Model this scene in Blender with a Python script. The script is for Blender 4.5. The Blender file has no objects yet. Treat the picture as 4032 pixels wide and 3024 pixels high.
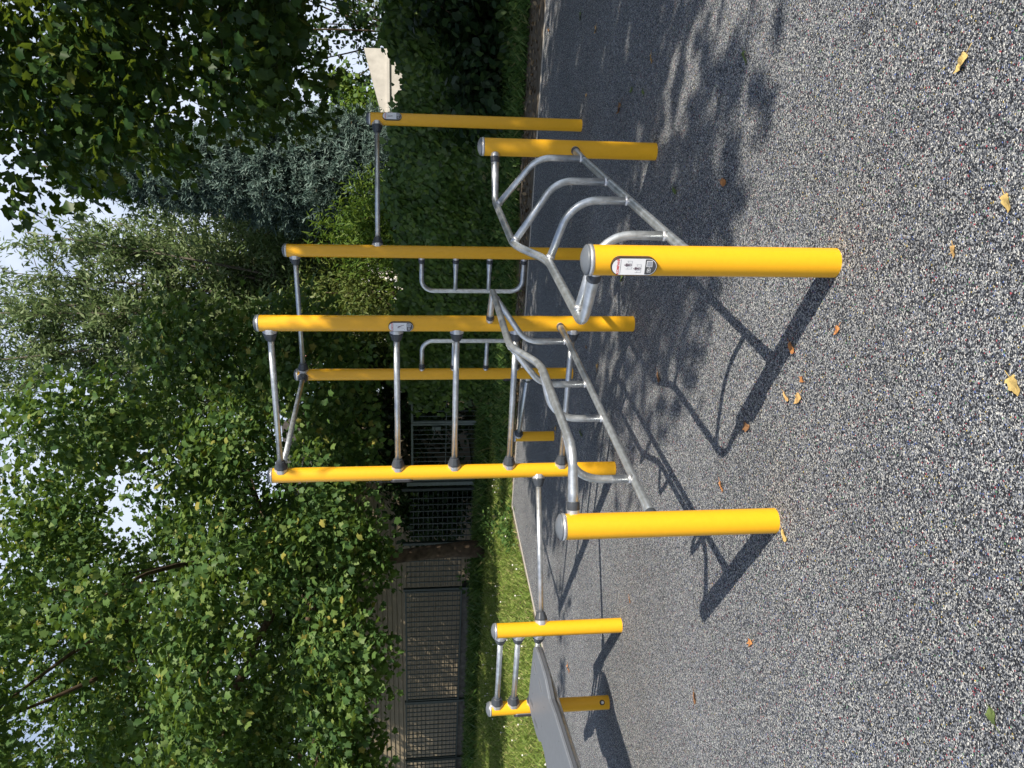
import bpy, bmesh, math, random
import numpy as np
from mathutils import Vector, Matrix

# ------------------------------------------------------------------ camera, sky, sun, exposure
scene = bpy.context.scene
PITCH, ROLL, CAM_H, F_PX = math.radians(7.179), math.radians(-0.419), 1.4614, 3200.4
cp, sp = math.cos(PITCH), math.sin(PITCH)
fw = Vector((0, cp, -sp)); rt = Vector((1, 0, 0)); up = Vector((0, sp, cp))
rt2 = math.cos(ROLL) * rt + math.sin(ROLL) * up
up2 = -math.sin(ROLL) * rt + math.cos(ROLL) * up
cam_data = bpy.data.cameras.new("camera")
cam = bpy.data.objects.new("camera", cam_data)
scene.collection.objects.link(cam)
bx, by, bz = -up2, rt2, -fw            # the photo was stored on its side: image right is world down
cam.matrix_world = Matrix(((bx.x, by.x, bz.x, 0), (bx.y, by.y, bz.y, 0), (bx.z, by.z, bz.z, CAM_H), (0, 0, 0, 1)))
cam_data.sensor_fit = 'HORIZONTAL'; cam_data.sensor_width = 36.0
cam_data.lens = F_PX / 4032 * 36.0
cam_data.clip_end = 2000; cam_data.clip_start = 0.05
scene.camera = cam

SUN_EL, SUN_AZ = math.radians(41.0), math.radians(144.0)   # azimuth clockwise from the view direction
world = bpy.data.worlds.new("World"); scene.world = world; world.use_nodes = True
nt = world.node_tree; N = nt.nodes; L = nt.links
bg = N["Background"]
sky = N.new("ShaderNodeTexSky"); sky.sky_type = 'NISHITA'; sky.sun_disc = False
sky.sun_elevation = SUN_EL; sky.sun_rotation = SUN_AZ; sky.dust_density = 1.0; sky.ozone_density = 2.0; sky.air_density = 1.0
tc = N.new("ShaderNodeTexCoord"); mp = N.new("ShaderNodeMapping"); mp.inputs["Scale"].default_value = (1.0, 1.0, 2.2)
nz = N.new("ShaderNodeTexNoise"); nz.inputs["Scale"].default_value = 2.1; nz.inputs["Detail"].default_value = 7; nz.inputs["Roughness"].default_value = 0.55
cr = N.new("ShaderNodeValToRGB"); cr.color_ramp.elements[0].position = 0.26; cr.color_ramp.elements[1].position = 0.52
mx = N.new("ShaderNodeMix"); mx.data_type = 'RGBA'
mx.inputs["B"].default_value = (5.8, 6.5, 7.9, 1)          # sunlit thin cloud
sx = N.new("ShaderNodeSeparateXYZ"); zr = N.new("ShaderNodeMapRange"); zr.interpolation_type = 'SMOOTHSTEP'
zr.inputs["From Min"].default_value = 0.42; zr.inputs["From Max"].default_value = 0.80; zr.inputs["To Min"].default_value = 1.0; zr.inputs["To Max"].default_value = 0.12
mm = N.new("ShaderNodeMath"); mm.operation = 'MULTIPLY' 
L.new(tc.outputs["Generated"], mp.inputs["Vector"]); L.new(mp.outputs["Vector"], nz.inputs["Vector"])
L.new(tc.outputs["Generated"], sx.inputs["Vector"]); L.new(sx.outputs["Z"], zr.inputs["Value"])
L.new(nz.outputs["Fac"], cr.inputs["Fac"]); L.new(cr.outputs["Color"], mm.inputs[0]); L.new(zr.outputs["Result"], mm.inputs[1]); L.new(mm.outputs["Value"], mx.inputs["Factor"])
L.new(sky.outputs["Color"], mx.inputs["A"]); L.new(mx.outputs["Result"], bg.inputs["Color"])
bg.inputs["Strength"].default_value = 0.095
sun_data = bpy.data.lights.new("sun", 'SUN'); sun_data.energy = 5.0; sun_data.angle = math.radians(0.53); sun_data.color = (1.0, 0.91, 0.78)
sun = bpy.data.objects.new("sun", sun_data); scene.collection.objects.link(sun)
to_sun = Vector((math.sin(SUN_AZ) * math.cos(SUN_EL), math.cos(SUN_AZ) * math.cos(SUN_EL), math.sin(SUN_EL)))
sun.rotation_euler = to_sun.to_track_quat('Z', 'Y').to_euler(); sun.location = (6, -8, 12)
scene.view_settings.view_transform = 'Standard'; scene.view_settings.look = 'None'
scene.view_settings.exposure = 0.55; scene.view_settings.gamma = 1.0
scene.cycles.max_bounces = 7; scene.cycles.diffuse_bounces = 4; scene.cycles.glossy_bounces = 4
scene.cycles.transmission_bounces = 4; scene.cycles.transparent_max_bounces = 4
scene.cycles.sample_clamp_indirect = 6.0
try:
    scene.cycles.use_denoising = True
except Exception:
    pass

COL = scene.collection
rng = np.random.default_rng(7)
random.seed(5)

# ------------------------------------------------------------------ helpers
def new_mat(name):
    m = bpy.data.materials.new(name); m.use_nodes = True
    return m, m.node_tree.nodes, m.node_tree.links, m.node_tree.nodes["Principled BSDF"]

def plain(name, col, rough=0.5, metal=0.0, noise=0.12, scale=30.0, bump=0.0, spec=0.5):
    m, n, l, b = new_mat(name)
    t = n.new("ShaderNodeTexCoord"); x = n.new("ShaderNodeTexNoise"); x.inputs["Scale"].default_value = scale; x.inputs["Detail"].default_value = 5
    l.new(t.outputs["Object"], x.inputs["Vector"])
    r = n.new("ShaderNodeValToRGB")
    r.color_ramp.elements[0].position = 0.3; r.color_ramp.elements[1].position = 0.7
    r.color_ramp.elements[0].color = tuple(c * (1 - noise) for c in col) + (1,)
    r.color_ramp.elements[1].color = tuple(min(1, c * (1 + noise)) for c in col) + (1,)
    l.new(x.outputs["Fac"], r.inputs["Fac"]); l.new(r.outputs["Color"], b.inputs["Base Color"])
    b.inputs["Roughness"].default_value = rough; b.inputs["Metallic"].default_value = metal
    b.inputs["Specular IOR Level"].default_value = spec
    if bump:
        u = n.new("ShaderNodeBump"); u.inputs["Strength"].default_value = bump; u.inputs["Distance"].default_value = 0.01
        l.new(x.outputs["Fac"], u.inputs["Height"]); l.new(u.outputs["Normal"], b.inputs["Normal"])
    return m

def link(name, mesh, parent=None, mats=()):
    o = bpy.data.objects.new(name, mesh)
    for m in mats: mesh.materials.append(m)
    COL.objects.link(o)
    if parent is not None: o.parent = parent
    return o

def tag(o, label=None, cat=None, group=None, kind=None):
    if label: o["label"] = label
    if cat: o["category"] = cat
    if group: o["group"] = group
    if kind: o["kind"] = kind
    return o

def empty(name, loc, label, cat, group=None):
    o = bpy.data.objects.new(name, None); o.empty_display_size = 0.2; o.location = loc
    COL.objects.link(o)
    return tag(o, label, cat, group)

class MB:
    """collects shapes, given in world coordinates, for ONE mesh; origin is subtracted when built"""
    def __init__(s): s.v = []; s.f = []; s.m = []; s.sm = []
    def add(s, vs, fs, mat=0, smooth=False):
        k = len(s.v); s.v += [tuple(p) for p in vs]
        for f in fs: s.f.append(tuple(i + k for i in f)); s.m.append(mat); s.sm.append(smooth)
    def box(s, c, sx, sy, sz, ax=None, mat=0):
        X, Y, Z = ax or (Vector((1, 0, 0)), Vector((0, 1, 0)), Vector((0, 0, 1)))
        c = Vector(c); vs = []
        for k in (-1, 1):
            for j in (-1, 1):
                for i in (-1, 1): vs.append(c + X * (i * sx / 2) + Y * (j * sy / 2) + Z * (k * sz / 2))
        s.add(vs, [(0, 2, 3, 1), (4, 5, 7, 6), (0, 1, 5, 4), (2, 6, 7, 3), (0, 4, 6, 2), (1, 3, 7, 5)], mat)
    def sweep(s, pts, rad, seg=16, mat=0, caps=True, squash=None):
        pts = [Vector(p) for p in pts]; n = len(pts)
        rads = rad if isinstance(rad, (list, tuple)) else [rad] * n
        T = []
        for i in range(n):
            a = pts[max(0, i - 1)]; b = pts[min(n - 1, i + 1)]; T.append((b - a).normalized())
        ref = Vector((0, 0, 1)) if abs(T[0].z) < 0.9 else Vector((1, 0, 0))
        U = (ref - T[0] * ref.dot(T[0])).normalized(); vs = []
        for i in range(n):
            U = (U - T[i] * U.dot(T[i])).normalized(); W = T[i].cross(U)
            q = squash[i] if squash else 1.0
            for k in range(seg):
                a = 2 * math.pi * k / seg
                vs.append(pts[i] + U * (math.cos(a) * rads[i] * q) + W * (math.sin(a) * rads[i] / (q ** 0.6)))
        fs = []
        for i in range(n - 1):
            for k in range(seg):
                a = i * seg + k; b = i * seg + (k + 1) % seg
                fs.append((a, b, b + seg, a + seg))
        s.add(vs, fs, mat, True)
        if caps:
            k0 = len(s.v) - n * seg
            s.f.append(tuple(k0 + k for k in reversed(range(seg)))); s.m.append(mat); s.sm.append(False)
            s.f.append(tuple(k0 + (n - 1) * seg + k for k in range(seg))); s.m.append(mat); s.sm.append(False)
    def lathe(s, c, axis, prof, seg=32, mat=0, smooth=True, sq=0.0, sharp=False):
        """prof: (radius, distance along axis); sq > 0 squares the ring into a rounded octagon"""
        if sharp:
            for i in range(len(prof) - 1): s.lathe(c, axis, [prof[i], prof[i + 1]], seg, mat, smooth, sq)
            return
        A = Vector(axis).normalized(); ref = Vector((0, 0, 1)) if abs(A.z) < 0.9 else Vector((1, 0, 0))
        U = (ref - A * ref.dot(A)).normalized(); W = A.cross(U); c = Vector(c); vs = []
        for r, d in prof:
            for k in range(seg):
                a = 2 * math.pi * k / seg
                rr = r
                if sq:
                    h = math.pi / 8; b = (a + h) % (2 * h) - h
                    rr = r * ((1 - sq) + sq * math.cos(h) / math.cos(b) * 1.03)
                vs.append(c + A * d + U * (math.cos(a) * rr) + W * (math.sin(a) * rr))
        fs = []
        for i in range(len(prof) - 1):
            for k in range(seg):
                a = i * seg + k; b = i * seg + (k + 1) % seg
                fs.append((a, b, b + seg, a + seg))
        s.add(vs, fs, mat, smooth)
    def build(s, name, mats, parent=None, origin=None, loc=None):
        """origin: world point of the parent's frame (or of the object itself when top-level)"""
        o = Vector(origin) if origin is not None else Vector((0, 0, 0))
        me = bpy.data.meshes.new(name)
        me.from_pydata([(p[0] - o.x, p[1] - o.y, p[2] - o.z) for p in s.v], [], s.f)
        me.polygons.foreach_set("material_index", s.m); me.polygons.foreach_set("use_smooth", s.sm)
        me.update()
        ob = link(name, me, parent, mats)
        if parent is None: ob.location = o
        return ob

def fast_mesh(name, verts, faces, mats):
    """verts (n,3) array, faces (m,k) int array of equal-size polygons"""
    me = bpy.data.meshes.new(name)
    n, (m, k) = len(verts), faces.shape
    me.vertices.add(n); me.vertices.foreach_set("co", np.ascontiguousarray(verts, dtype=np.float32).ravel())
    me.loops.add(m * k); me.loops.foreach_set("vertex_index", np.ascontiguousarray(faces, dtype=np.int32).ravel())
    me.polygons.add(m); me.polygons.foreach_set("loop_start", np.arange(0, m * k, k, dtype=np.int32))
    me.polygons.foreach_set("loop_total", np.full(m, k, dtype=np.int32))
    for x in mats: me.materials.append(x)
    me.update(calc_edges=True)
    return me

def fillet(pts, r, n=8):
    pts = [Vector(p) for p in pts]; out = [pts[0]]
    rs = r if isinstance(r, (list, tuple)) else [r] * len(pts)
    for i in range(1, len(pts) - 1):
        a, b, c = pts[i - 1], pts[i], pts[i + 1]
        u = (a - b); v = (c - b); lu, lv = u.length, v.length; u.normalize(); v.normalize()
        ang = math.acos(max(-1, min(1, u.dot(v))))
        if ang > math.pi - 0.02: out.append(b); continue
        d = min(rs[i] / math.tan(ang / 2), lu * 0.48, lv * 0.48); rr = d * math.tan(ang / 2)
        cen = b + (u + v).normalized() * (rr / math.sin(ang / 2))
        p0, p1 = b + u * d - cen, b + v * d - cen
        tot = math.pi - ang
        for k in range(n + 1):
            t = k / n
            out.append(cen + (p0 * math.sin((1 - t) * tot) + p1 * math.sin(t * tot)) / math.sin(tot))
    out.append(pts[-1]); return out

EE = Vector((-0.874, 0.485, 0)); NN = Vector((0.485, 0.874, 0))       # the yard: along the fence (leftwards), away from the rubber
def yard(s, t, z=0.0): return EE * s + NN * t + Vector((0, 0, z))

# ------------------------------------------------------------------ materials
def rubber_mat():
    m, n, l, b = new_mat("rubber_granulate")
    t = n.new("ShaderNodeTexCoord")
    v = n.new("ShaderNodeTexVoronoi"); v.inputs["Scale"].default_value = 265.0; v.feature = 'F1'
    wob = n.new("ShaderNodeTexNoise"); wob.inputs["Scale"].default_value = 160.0
    add = n.new("ShaderNodeMix"); add.data_type = 'VECTOR'; add.inputs["Factor"].default_value = 0.006
    l.new(t.outputs["Object"], wob.inputs["Vector"]); l.new(t.outputs["Object"], add.inputs["A"]); l.new(wob.outputs["Color"], add.inputs["B"])
    l.new(add.outputs["Result"], v.inputs["Vector"])
    sep = n.new("ShaderNodeSeparateColor"); l.new(v.outputs["Color"], sep.inputs["Color"])
    r = n.new("ShaderNodeValToRGB"); r.color_ramp.interpolation = 'CONSTANT'
    e = r.color_ramp.elements
    stops = [(0.0, (0.014, 0.016, 0.021)), (0.29, (0.036, 0.042, 0.054)), (0.46, (0.10, 0.112, 0.133)), (0.61, (0.235, 0.252, 0.28)),
             (0.77, (0.395, 0.405, 0.40)), (0.91, (0.65, 0.65, 0.61)), (0.975, (0.40, 0.07, 0.09)), (0.983, (0.10, 0.16, 0.42)),
             (0.990, (0.50, 0.38, 0.10)), (0.995, (0.12, 0.30, 0.14))]
    e[0].position = 0; e[0].color = stops[0][1] + (1,)
    e[1].position = stops[1][0]; e[1].color = stops[1][1] + (1,)
    for p, c in stops[2:]:
        q = e.new(p); q.color = c + (1,)
    l.new(sep.outputs["Red"], r.inputs["Fac"])
    big = n.new("ShaderNodeTexNoise"); big.inputs["Scale"].default_value = 0.9; big.inputs["Detail"].default_value = 6
    l.new(t.outputs["Object"], big.inputs["Vector"])
    rr = n.new("ShaderNodeMapRange"); rr.inputs["From Min"].default_value = 0.3; rr.inputs["From Max"].default_value = 0.7
    rr.inputs["To Min"].default_value = 0.70; rr.inputs["To Max"].default_value = 1.24
    mid = n.new("ShaderNodeTexNoise"); mid.inputs["Scale"].default_value = 55; mid.inputs["Detail"].default_value = 3
    l.new(t.outputs["Object"], mid.inputs["Vector"])
    sm = n.new("ShaderNodeMath"); sm.operation = 'ADD'; sm2 = n.new("ShaderNodeMath"); sm2.operation = 'MULTIPLY'; sm2.inputs[1].default_value = 0.5
    l.new(big.outputs["Fac"], sm.inputs[0]); l.new(mid.outputs["Fac"], sm.inputs[1]); l.new(sm.outputs["Value"], sm2.inputs[0])
    l.new(sm2.outputs["Value"], rr.inputs["Value"])
    mul = n.new("ShaderNodeMix"); mul.data_type = 'RGBA'; mul.blend_type = 'MULTIPLY'; mul.inputs["Factor"].default_value = 1.0
    l.new(r.outputs["Color"], mul.inputs["A"]); l.new(rr.outputs["Result"], mul.inputs["B"])
    l.new(mul.outputs["Result"], b.inputs["Base Color"])
    b.inputs["Roughness"].default_value = 0.75; b.inputs["Specular IOR Level"].default_value = 0.25
    u = n.new("ShaderNodeBump"); u.inputs["Strength"].default_value = 0.85; u.inputs["Distance"].default_value = 0.004; u.invert = True
    l.new(v.outputs["Distance"], u.inputs["Height"]); l.new(u.outputs["Normal"], b.inputs["Normal"])
    return m

def yellow_mat():
    m, n, l, b = new_mat("yellow_powder_coat")
    t = n.new("ShaderNodeTexCoord")
    a = n.new("ShaderNodeTexNoise"); a.inputs["Scale"].default_value = 220; a.inputs["Detail"].default_value = 2
    d = n.new("ShaderNodeTexNoise"); d.inputs["Scale"].default_value = 45; d.inputs["Detail"].default_value = 4; d.inputs["Roughness"].default_value = 0.7
    l.new(t.outputs["Object"], a.inputs["Vector"]); l.new(t.outputs["Object"], d.inputs["Vector"])
    r = n.new("ShaderNodeValToRGB"); e = r.color_ramp.elements
    e[0].position = 0.22; e[0].color = (0.20, 0.09, 0.015, 1); e[1].position = 0.26; e[1].color = (0.77, 0.392, 0.010, 1)
    q = e.new(0.75); q.color = (0.82, 0.425, 0.012, 1)
    l.new(d.outputs["Fac"], r.inputs["Fac"]); l.new(r.outputs["Color"], b.inputs["Base Color"])
    b.inputs["Roughness"].default_value = 0.34; b.inputs["Specular IOR Level"].default_value = 0.5
    u = n.new("ShaderNodeBump"); u.inputs["Strength"].default_value = 0.10; u.inputs["Distance"].default_value = 0.002
    l.new(a.outputs["Fac"], u.inputs["Height"]); l.new(u.outputs["Normal"], b.inputs["Normal"])
    return m

def steel_mat():
    m, n, l, b = new_mat("galvanised_steel")
    t = n.new("ShaderNodeTexCoord")
    v = n.new("ShaderNodeTexNoise"); v.inputs["Scale"].default_value = 26; v.inputs["Detail"].default_value = 6; v.inputs["Roughness"].default_value = 0.65
    l.new(t.outputs["Object"], v.inputs["Vector"])
    r = n.new("ShaderNodeValToRGB"); e = r.color_ramp.elements
    e[0].position = 0.35; e[0].color = (0.50, 0.53, 0.54, 1); e[1].position = 0.68; e[1].color = (0.72, 0.75, 0.77, 1)
    l.new(v.outputs["Fac"], r.inputs["Fac"]); l.new(r.outputs["Color"], b.inputs["Base Color"])
    b.inputs["Metallic"].default_value = 0.85
    rr = n.new("ShaderNodeMapRange"); rr.inputs["To Min"].default_value = 0.26; rr.inputs["To Max"].default_value = 0.52
    l.new(v.outputs["Fac"], rr.inputs["Value"]); l.new(rr.outputs["Result"], b.inputs["Roughness"])
    u = n.new("ShaderNodeBump"); u.inputs["Strength"].default_value = 0.12; u.inputs["Distance"].default_value = 0.003
    l.new(v.outputs["Fac"], u.inputs["Height"]); l.new(u.outputs["Normal"], b.inputs["Normal"])
    return m

def leaf_mat(name, cols, rough=0.45, transl=0.32, tcol=(0.20, 0.30, 0.04), spec=0.35):
    """cols: list of (position, rgb) picked per leaf"""
    m, n, l, b = new_mat(name)
    g = n.new("ShaderNodeNewGeometry")
    r = n.new("ShaderNodeValToRGB"); e = r.color_ramp.elements
    e[0].position = cols[0][0]; e[0].color = cols[0][1] + (1,); e[1].position = cols[1][0]; e[1].color = cols[1][1] + (1,)
    for p, c in cols[2:]:
        q = e.new(p); q.color = c + (1,)
    l.new(g.outputs["Random Per Island"], r.inputs["Fac"]); l.new(r.outputs["Color"], b.inputs["Base Color"])
    b.inputs["Roughness"].default_value = rough; b.inputs["Specular IOR Level"].default_value = spec
    if transl:
        tr = n.new("ShaderNodeBsdfTranslucent"); mxs = n.new("ShaderNodeMixShader"); mxs.inputs["Fac"].default_value = transl
        mc = n.new("ShaderNodeMix"); mc.data_type = 'RGBA'; mc.inputs["Factor"].default_value = 0.6; mc.inputs["B"].default_value = tcol + (1,)
        l.new(r.outputs["Color"], mc.inputs["A"]); l.new(mc.outputs["Result"], tr.inputs["Color"])
        l.new(b.outputs["BSDF"], mxs.inputs[1]); l.new(tr.outputs["BSDF"], mxs.inputs[2])
        l.new(mxs.outputs["Shader"], n["Material Output"].inputs["Surface"])
    return m

def ground_mat(name, stops, scale, detail=8, bump=0.4, dist=0.02):
    m, n, l, b = new_mat(name)
    t = n.new("ShaderNodeTexCoord"); x = n.new("ShaderNodeTexNoise"); x.inputs["Scale"].default_value = scale; x.inputs["Detail"].default_value = detail
    x.inputs["Roughness"].default_value = 0.7
    l.new(t.outputs["Object"], x.inputs["Vector"])
    r = n.new("ShaderNodeValToRGB"); e = r.color_ramp.elements
    e[0].position = stops[0][0]; e[0].color = stops[0][1] + (1,); e[1].position = stops[1][0]; e[1].color = stops[1][1] + (1,)
    for p, c in stops[2:]:
        q = e.new(p); q.color = c + (1,)
    l.new(x.outputs["Fac"], r.inputs["Fac"]); l.new(r.outputs["Color"], b.inputs["Base Color"]); b.inputs["Roughness"].default_value = 0.9
    b.inputs["Specular IOR Level"].default_value = 0.2
    u = n.new("ShaderNodeBump"); u.inputs["Strength"].default_value = bump; u.inputs["Distance"].default_value = dist
    l.new(x.outputs["Fac"], u.inputs["Height"]); l.new(u.outputs["Normal"], b.inputs["Normal"])
    return m

def brick_mat(name, c1, c2, mortar, scale):
    m, n, l, b = new_mat(name)
    t = n.new("ShaderNodeTexCoord"); x = n.new("ShaderNodeTexBrick"); x.inputs["Scale"].default_value = scale
    x.inputs["Color1"].default_value = c1 + (1,); x.inputs["Color2"].default_value = c2 + (1,); x.inputs["Mortar"].default_value = mortar + (1,)
    mp = n.new("ShaderNodeMapping"); mp.inputs["Rotation"].default_value = (math.pi / 2, 0, 0)
    l.new(t.outputs["Object"], mp.inputs["Vector"]); l.new(mp.outputs["Vector"], x.inputs["Vector"]); l.new(x.outputs["Color"], b.inputs["Base Color"])
    b.inputs["Roughness"].default_value = 0.85
    return m

M_RUBBER = rubber_mat(); M_YEL = yellow_mat(); M_STEEL = steel_mat()
M_CAP = plain("dark_grey_plastic", (0.115, 0.13, 0.15), 0.42, 0, 0.05, 60, 0.05)
M_FIT = plain("charcoal_fitting_plastic", (0.045, 0.052, 0.062), 0.42, 0, 0.08, 60, 0.05)
M_SILV = plain("cast_silver", (0.62, 0.62, 0.62), 0.38, 0.75, 0.08, 80, 0.05)
M_BOARD = plain("grey_board_plastic", (0.135, 0.15, 0.175), 0.5, 0, 0.05, 25, 0.03)
M_BOARD2 = plain("dark_board_edge", (0.07, 0.077, 0.09), 0.5, 0, 0.05, 25, 0.03)
M_BLACK = plain("black_plastic", (0.02, 0.02, 0.022), 0.4, 0, 0.1, 40)
M_WHITE = plain("white_print", (0.72, 0.73, 0.75), 0.4, 0, 0.02, 20)
M_DKGREY = plain("dark_grey_print", (0.06, 0.063, 0.07), 0.4, 0, 0.03, 20)
M_MIDGREY = plain("mid_grey_print", (0.30, 0.32, 0.36), 0.4, 0, 0.03, 20)
M_RED = plain("red_print", (0.62, 0.035, 0.03), 0.4, 0, 0.03, 20)
M_FIG = plain("figure_print", (0.10, 0.06, 0.08), 0.4, 0, 0.2, 200)
M_HOLE = plain("dark_hole", (0.01, 0.01, 0.01), 0.9, 0, 0.1, 20)

# ------------------------------------------------------------------ ground
g = MB(); S = 400
g.add([(-S, -S, -0.03), (S, -S, -0.03), (S, S, -0.03), (-S, S, -0.03)], [(0, 1, 2, 3)])
o = g.build("ground", [ground_mat("turf_soil", [(0.3, (0.045, 0.05, 0.014)), (0.55, (0.085, 0.105, 0.025)), (0.75, (0.16, 0.14, 0.06))], 2.2)])
tag(o, kind='structure')

CORNER = Vector((-1.75, 11.65, 0)); RDIR = Vector((0.874, -0.485, 0)).normalized(); LDIR = Vector((-0.41, -0.912, 0)).normalized()
c0 = CORNER; c1 = CORNER + RDIR * 16; c2 = c1 - NN * 20; c3 = CORNER + LDIR * 20
g = MB()
g.add([c3, c2, c1, c0] + [p - Vector((0, 0, 0.06)) for p in (c3, c2, c1, c0)],
      [(0, 1, 2, 3), (0, 4, 5, 1), (1, 5, 6, 2), (2, 6, 7, 3), (3, 7, 4, 0)])
o = g.build("rubber_surface", [M_RUBBER]); tag(o, kind='structure')
# pale edging strip along the two visible sides
M_EDGE = plain("pale_edging", (0.42, 0.39, 0.34), 0.8, 0, 0.2, 40, 0.2)
g = MB()
def strip(a, b, off, w):
    d = (b - a).normalized(); nn = Vector((-d.y, d.x, 0)); nn = nn if nn.dot(off) > 0 else -nn
    ln = (b - a).length
    k = int(ln // 1.0) + 1
    for i in range(k):
        s0, s1 = i * ln / k + 0.002, (i + 1) * ln / k - 0.002
        mid = a + d * ((s0 + s1) / 2) + nn * (w / 2 + 0.001)
        g.box(mid + Vector((0, 0, -0.037)), s1 - s0, w, 0.09, (d, nn, Vector((0, 0, 1))))
strip(c0 - RDIR * 0.05, c1, NN, 0.032); strip(c0, c3, Vector((-1, 0.4, 0)), 0.036)
o = g.build("kerb_strip", [M_EDGE]); tag(o, kind='structure')
# bare soil band behind the edging
M_SOIL = ground_mat("bare_soil", [(0.3, (0.07, 0.055, 0.04)), (0.5, (0.15, 0.12, 0.088)), (0.72, (0.24, 0.20, 0.15))], 7.0, 10, 0.6, 0.03)
g = MB(); A, Bp = [], []
for i in range(60):
    s = 7.3 - i * 0.30
    w = 0.28 + 1.30 * min(1, max(0, (6.6 - s) / 5.0)) + 0.14 * math.sin(i * 0.9) + 0.08 * math.sin(i * 2.3)
    if s > 6.9: w *= 0.5
    A.append(yard(s, 9.37, -0.018)); Bp.append(yard(s, 9.37 + max(0.06, w), -0.018))
g.add(A + Bp, [(i, i + 1, 61 + i, 60 + i) for i in range(59)])
A, Bp = [], []
for i in range(40):
    p = c0 + LDIR * (i * 0.2); w = 0.10 + 0.05 * math.sin(i * 1.3) + (0.12 if i < 5 else 0) + 0.04 * math.sin(i * 3.1)
    q = Vector((-0.912, 0.41, 0))
    A.append(p + q * 0.05 + Vector((0, 0, -0.014))); Bp.append(p + q * (0.05 + w) + Vector((0, 0, -0.014)))
g.add(A + Bp, [(i, i + 1, 41 + i, 40 + i) for i in range(39)])
o = g.build("soil_strip", [M_SOIL]); tag(o, kind='structure')

# ------------------------------------------------------------------ exercise equipment
P = {'N1': (0.411, 2.651), 'N2': (-0.561, 3.133), 'TR': (0.39, 5.209), 'TL': (-0.615, 5.729), 'F': (1.377, 4.694),
     'E': (2.191, 6.773), 'M': (1.074, 6.622), 'B': (0.094, 7.239), 'L': (-1.703, 5.581), 'K': (-2.393, 5.964), 'S': (-0.537, 8.228)}
P = {k: Vector((x, y, 0)) for k, (x, y) in P.items()}
PR = 0.0508
rig = empty("workout_rig", (0, 5.7, 0), "big yellow and galvanised climbing rig of tall and short posts joined by bars", "workout rig")
dip = empty("parallel_bar_station", (0.9, 3.6, 0), "two short yellow posts joined by stepped steel rails, right of the tall rig", "parallel bars")
RO, DO = Vector(rig.location), Vector(dip.location)

def make_post(key, top, parent, O):
    b = MB(); p = P[key]
    b.lathe(p, (0, 0, 1), [(PR, -0.02), (PR, top - 0.016)], 48)
    post = b.build("post", [M_YEL], parent, O)
    b = MB()
    b.lathe(p, (0, 0, 1), [(PR - 0.004, top - 0.02), (PR + 0.0018, top - 0.0155), (PR + 0.0022, top - 0.004), (PR - 0.001, top - 0.0025)], 48, 0)
    b.lathe(p, (0, 0, 1), [(PR - 0.001, top - 0.0045), (PR + 0.0008, top - 0.001), (PR + 0.0006, top + 0.004), (PR - 0.002, top + 0.0065), (PR - 0.012, top + 0.013),
                           (PR - 0.026, top + 0.0185), (0.012, top + 0.021), (0.0004, top + 0.0215)], 48, 1)
    b.build("post_cap", [M_SILV, M_CAP], post, O)
    return post

posts = {}
for key, top in [('N2', 0.878), ('TR', 2.402), ('TL', 2.412), ('B', 2.437), ('M', 2.437), ('E', 1.78), ('L', 0.895), ('K', 0.90), ('S', 0.41)]:
    posts[key] = make_post(key, top, rig, RO)
for key, top in [('N1', 0.873), ('F', 1.04)]:
    posts[key] = make_post(key, top, dip, DO)

R_BAR = 0.0195
def fitting(center, axis, parent, O, rb=R_BAR, small=False):
    """tapered dark collar on a silver saddle; center on the post axis, axis pointing along the bar"""
    b = MB()
    if not small:
        b.lathe(center, axis, [(0.043, 0.028), (0.0455, 0.036), (0.0455, 0.060), (0.040, 0.0615)], 32, 0, True, 0.9, True)
        b.lathe(center, axis, [(0.0415, 0.0600), (0.0435, 0.0625), (0.0440, 0.072), (rb + 0.0095, 0.114), (rb + 0.003, 0.1175), (rb - 0.002, 0.1175)], 32, 1, True, 0.9, True)
    else:
        b.lathe(center, axis, [(0.024, 0.036), (0.0255, 0.042), (0.0255, 0.0600), (0.024, 0.0610)], 24, 0, True, 0.5, True)
        b.lathe(center, axis, [(0.0235, 0.0600), (0.0252, 0.0615), (0.0258, 0.078), (0.0250, 0.092), (0.018, 0.0965), (0.004, 0.097)], 24, 1, True, 0.3, True)
    return b.build("end_fitting", [M_SILV, M_FIT], parent, O)

def bar(a, b_, za, zb, parent, O):
    p, q = P[a] + Vector((0, 0, za)), P[b_] + Vector((0, 0, zb)); d = (q - p).normalized()
    m = MB(); m.sweep([p + d * 0.06, q - d * 0.06], R_BAR, 24)
    o = m.build("horizontal_bar", [M_STEEL], parent, O)
    fitting(p, d, o, O); fitting(q, -d, o, O)
    return o
for a, b_, za, zb in [('TR', 'TL', 2.325, 2.337), ('TR', 'TL', 1.542, 1.545), ('TR', 'TL', 1.158, 1.155), ('TR', 'TL', 0.772, 0.768), ('TR', 'TL', 0.400, 0.394),
                      ('M', 'B', 2.360, 2.375), ('B', 'TL', 2.375, 2.340), ('E', 'M', 1.712, 1.708), ('TL', 'L', 0.556, 0.566),
                      ('L', 'K', 0.848, 0.842), ('L', 'K', 0.724, 0.720), ('L', 'K', 0.580, 0.577), ('S', 'B', 0.365, 0.400)]:
    bar(a, b_, za, zb, rig, RO)

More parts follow.
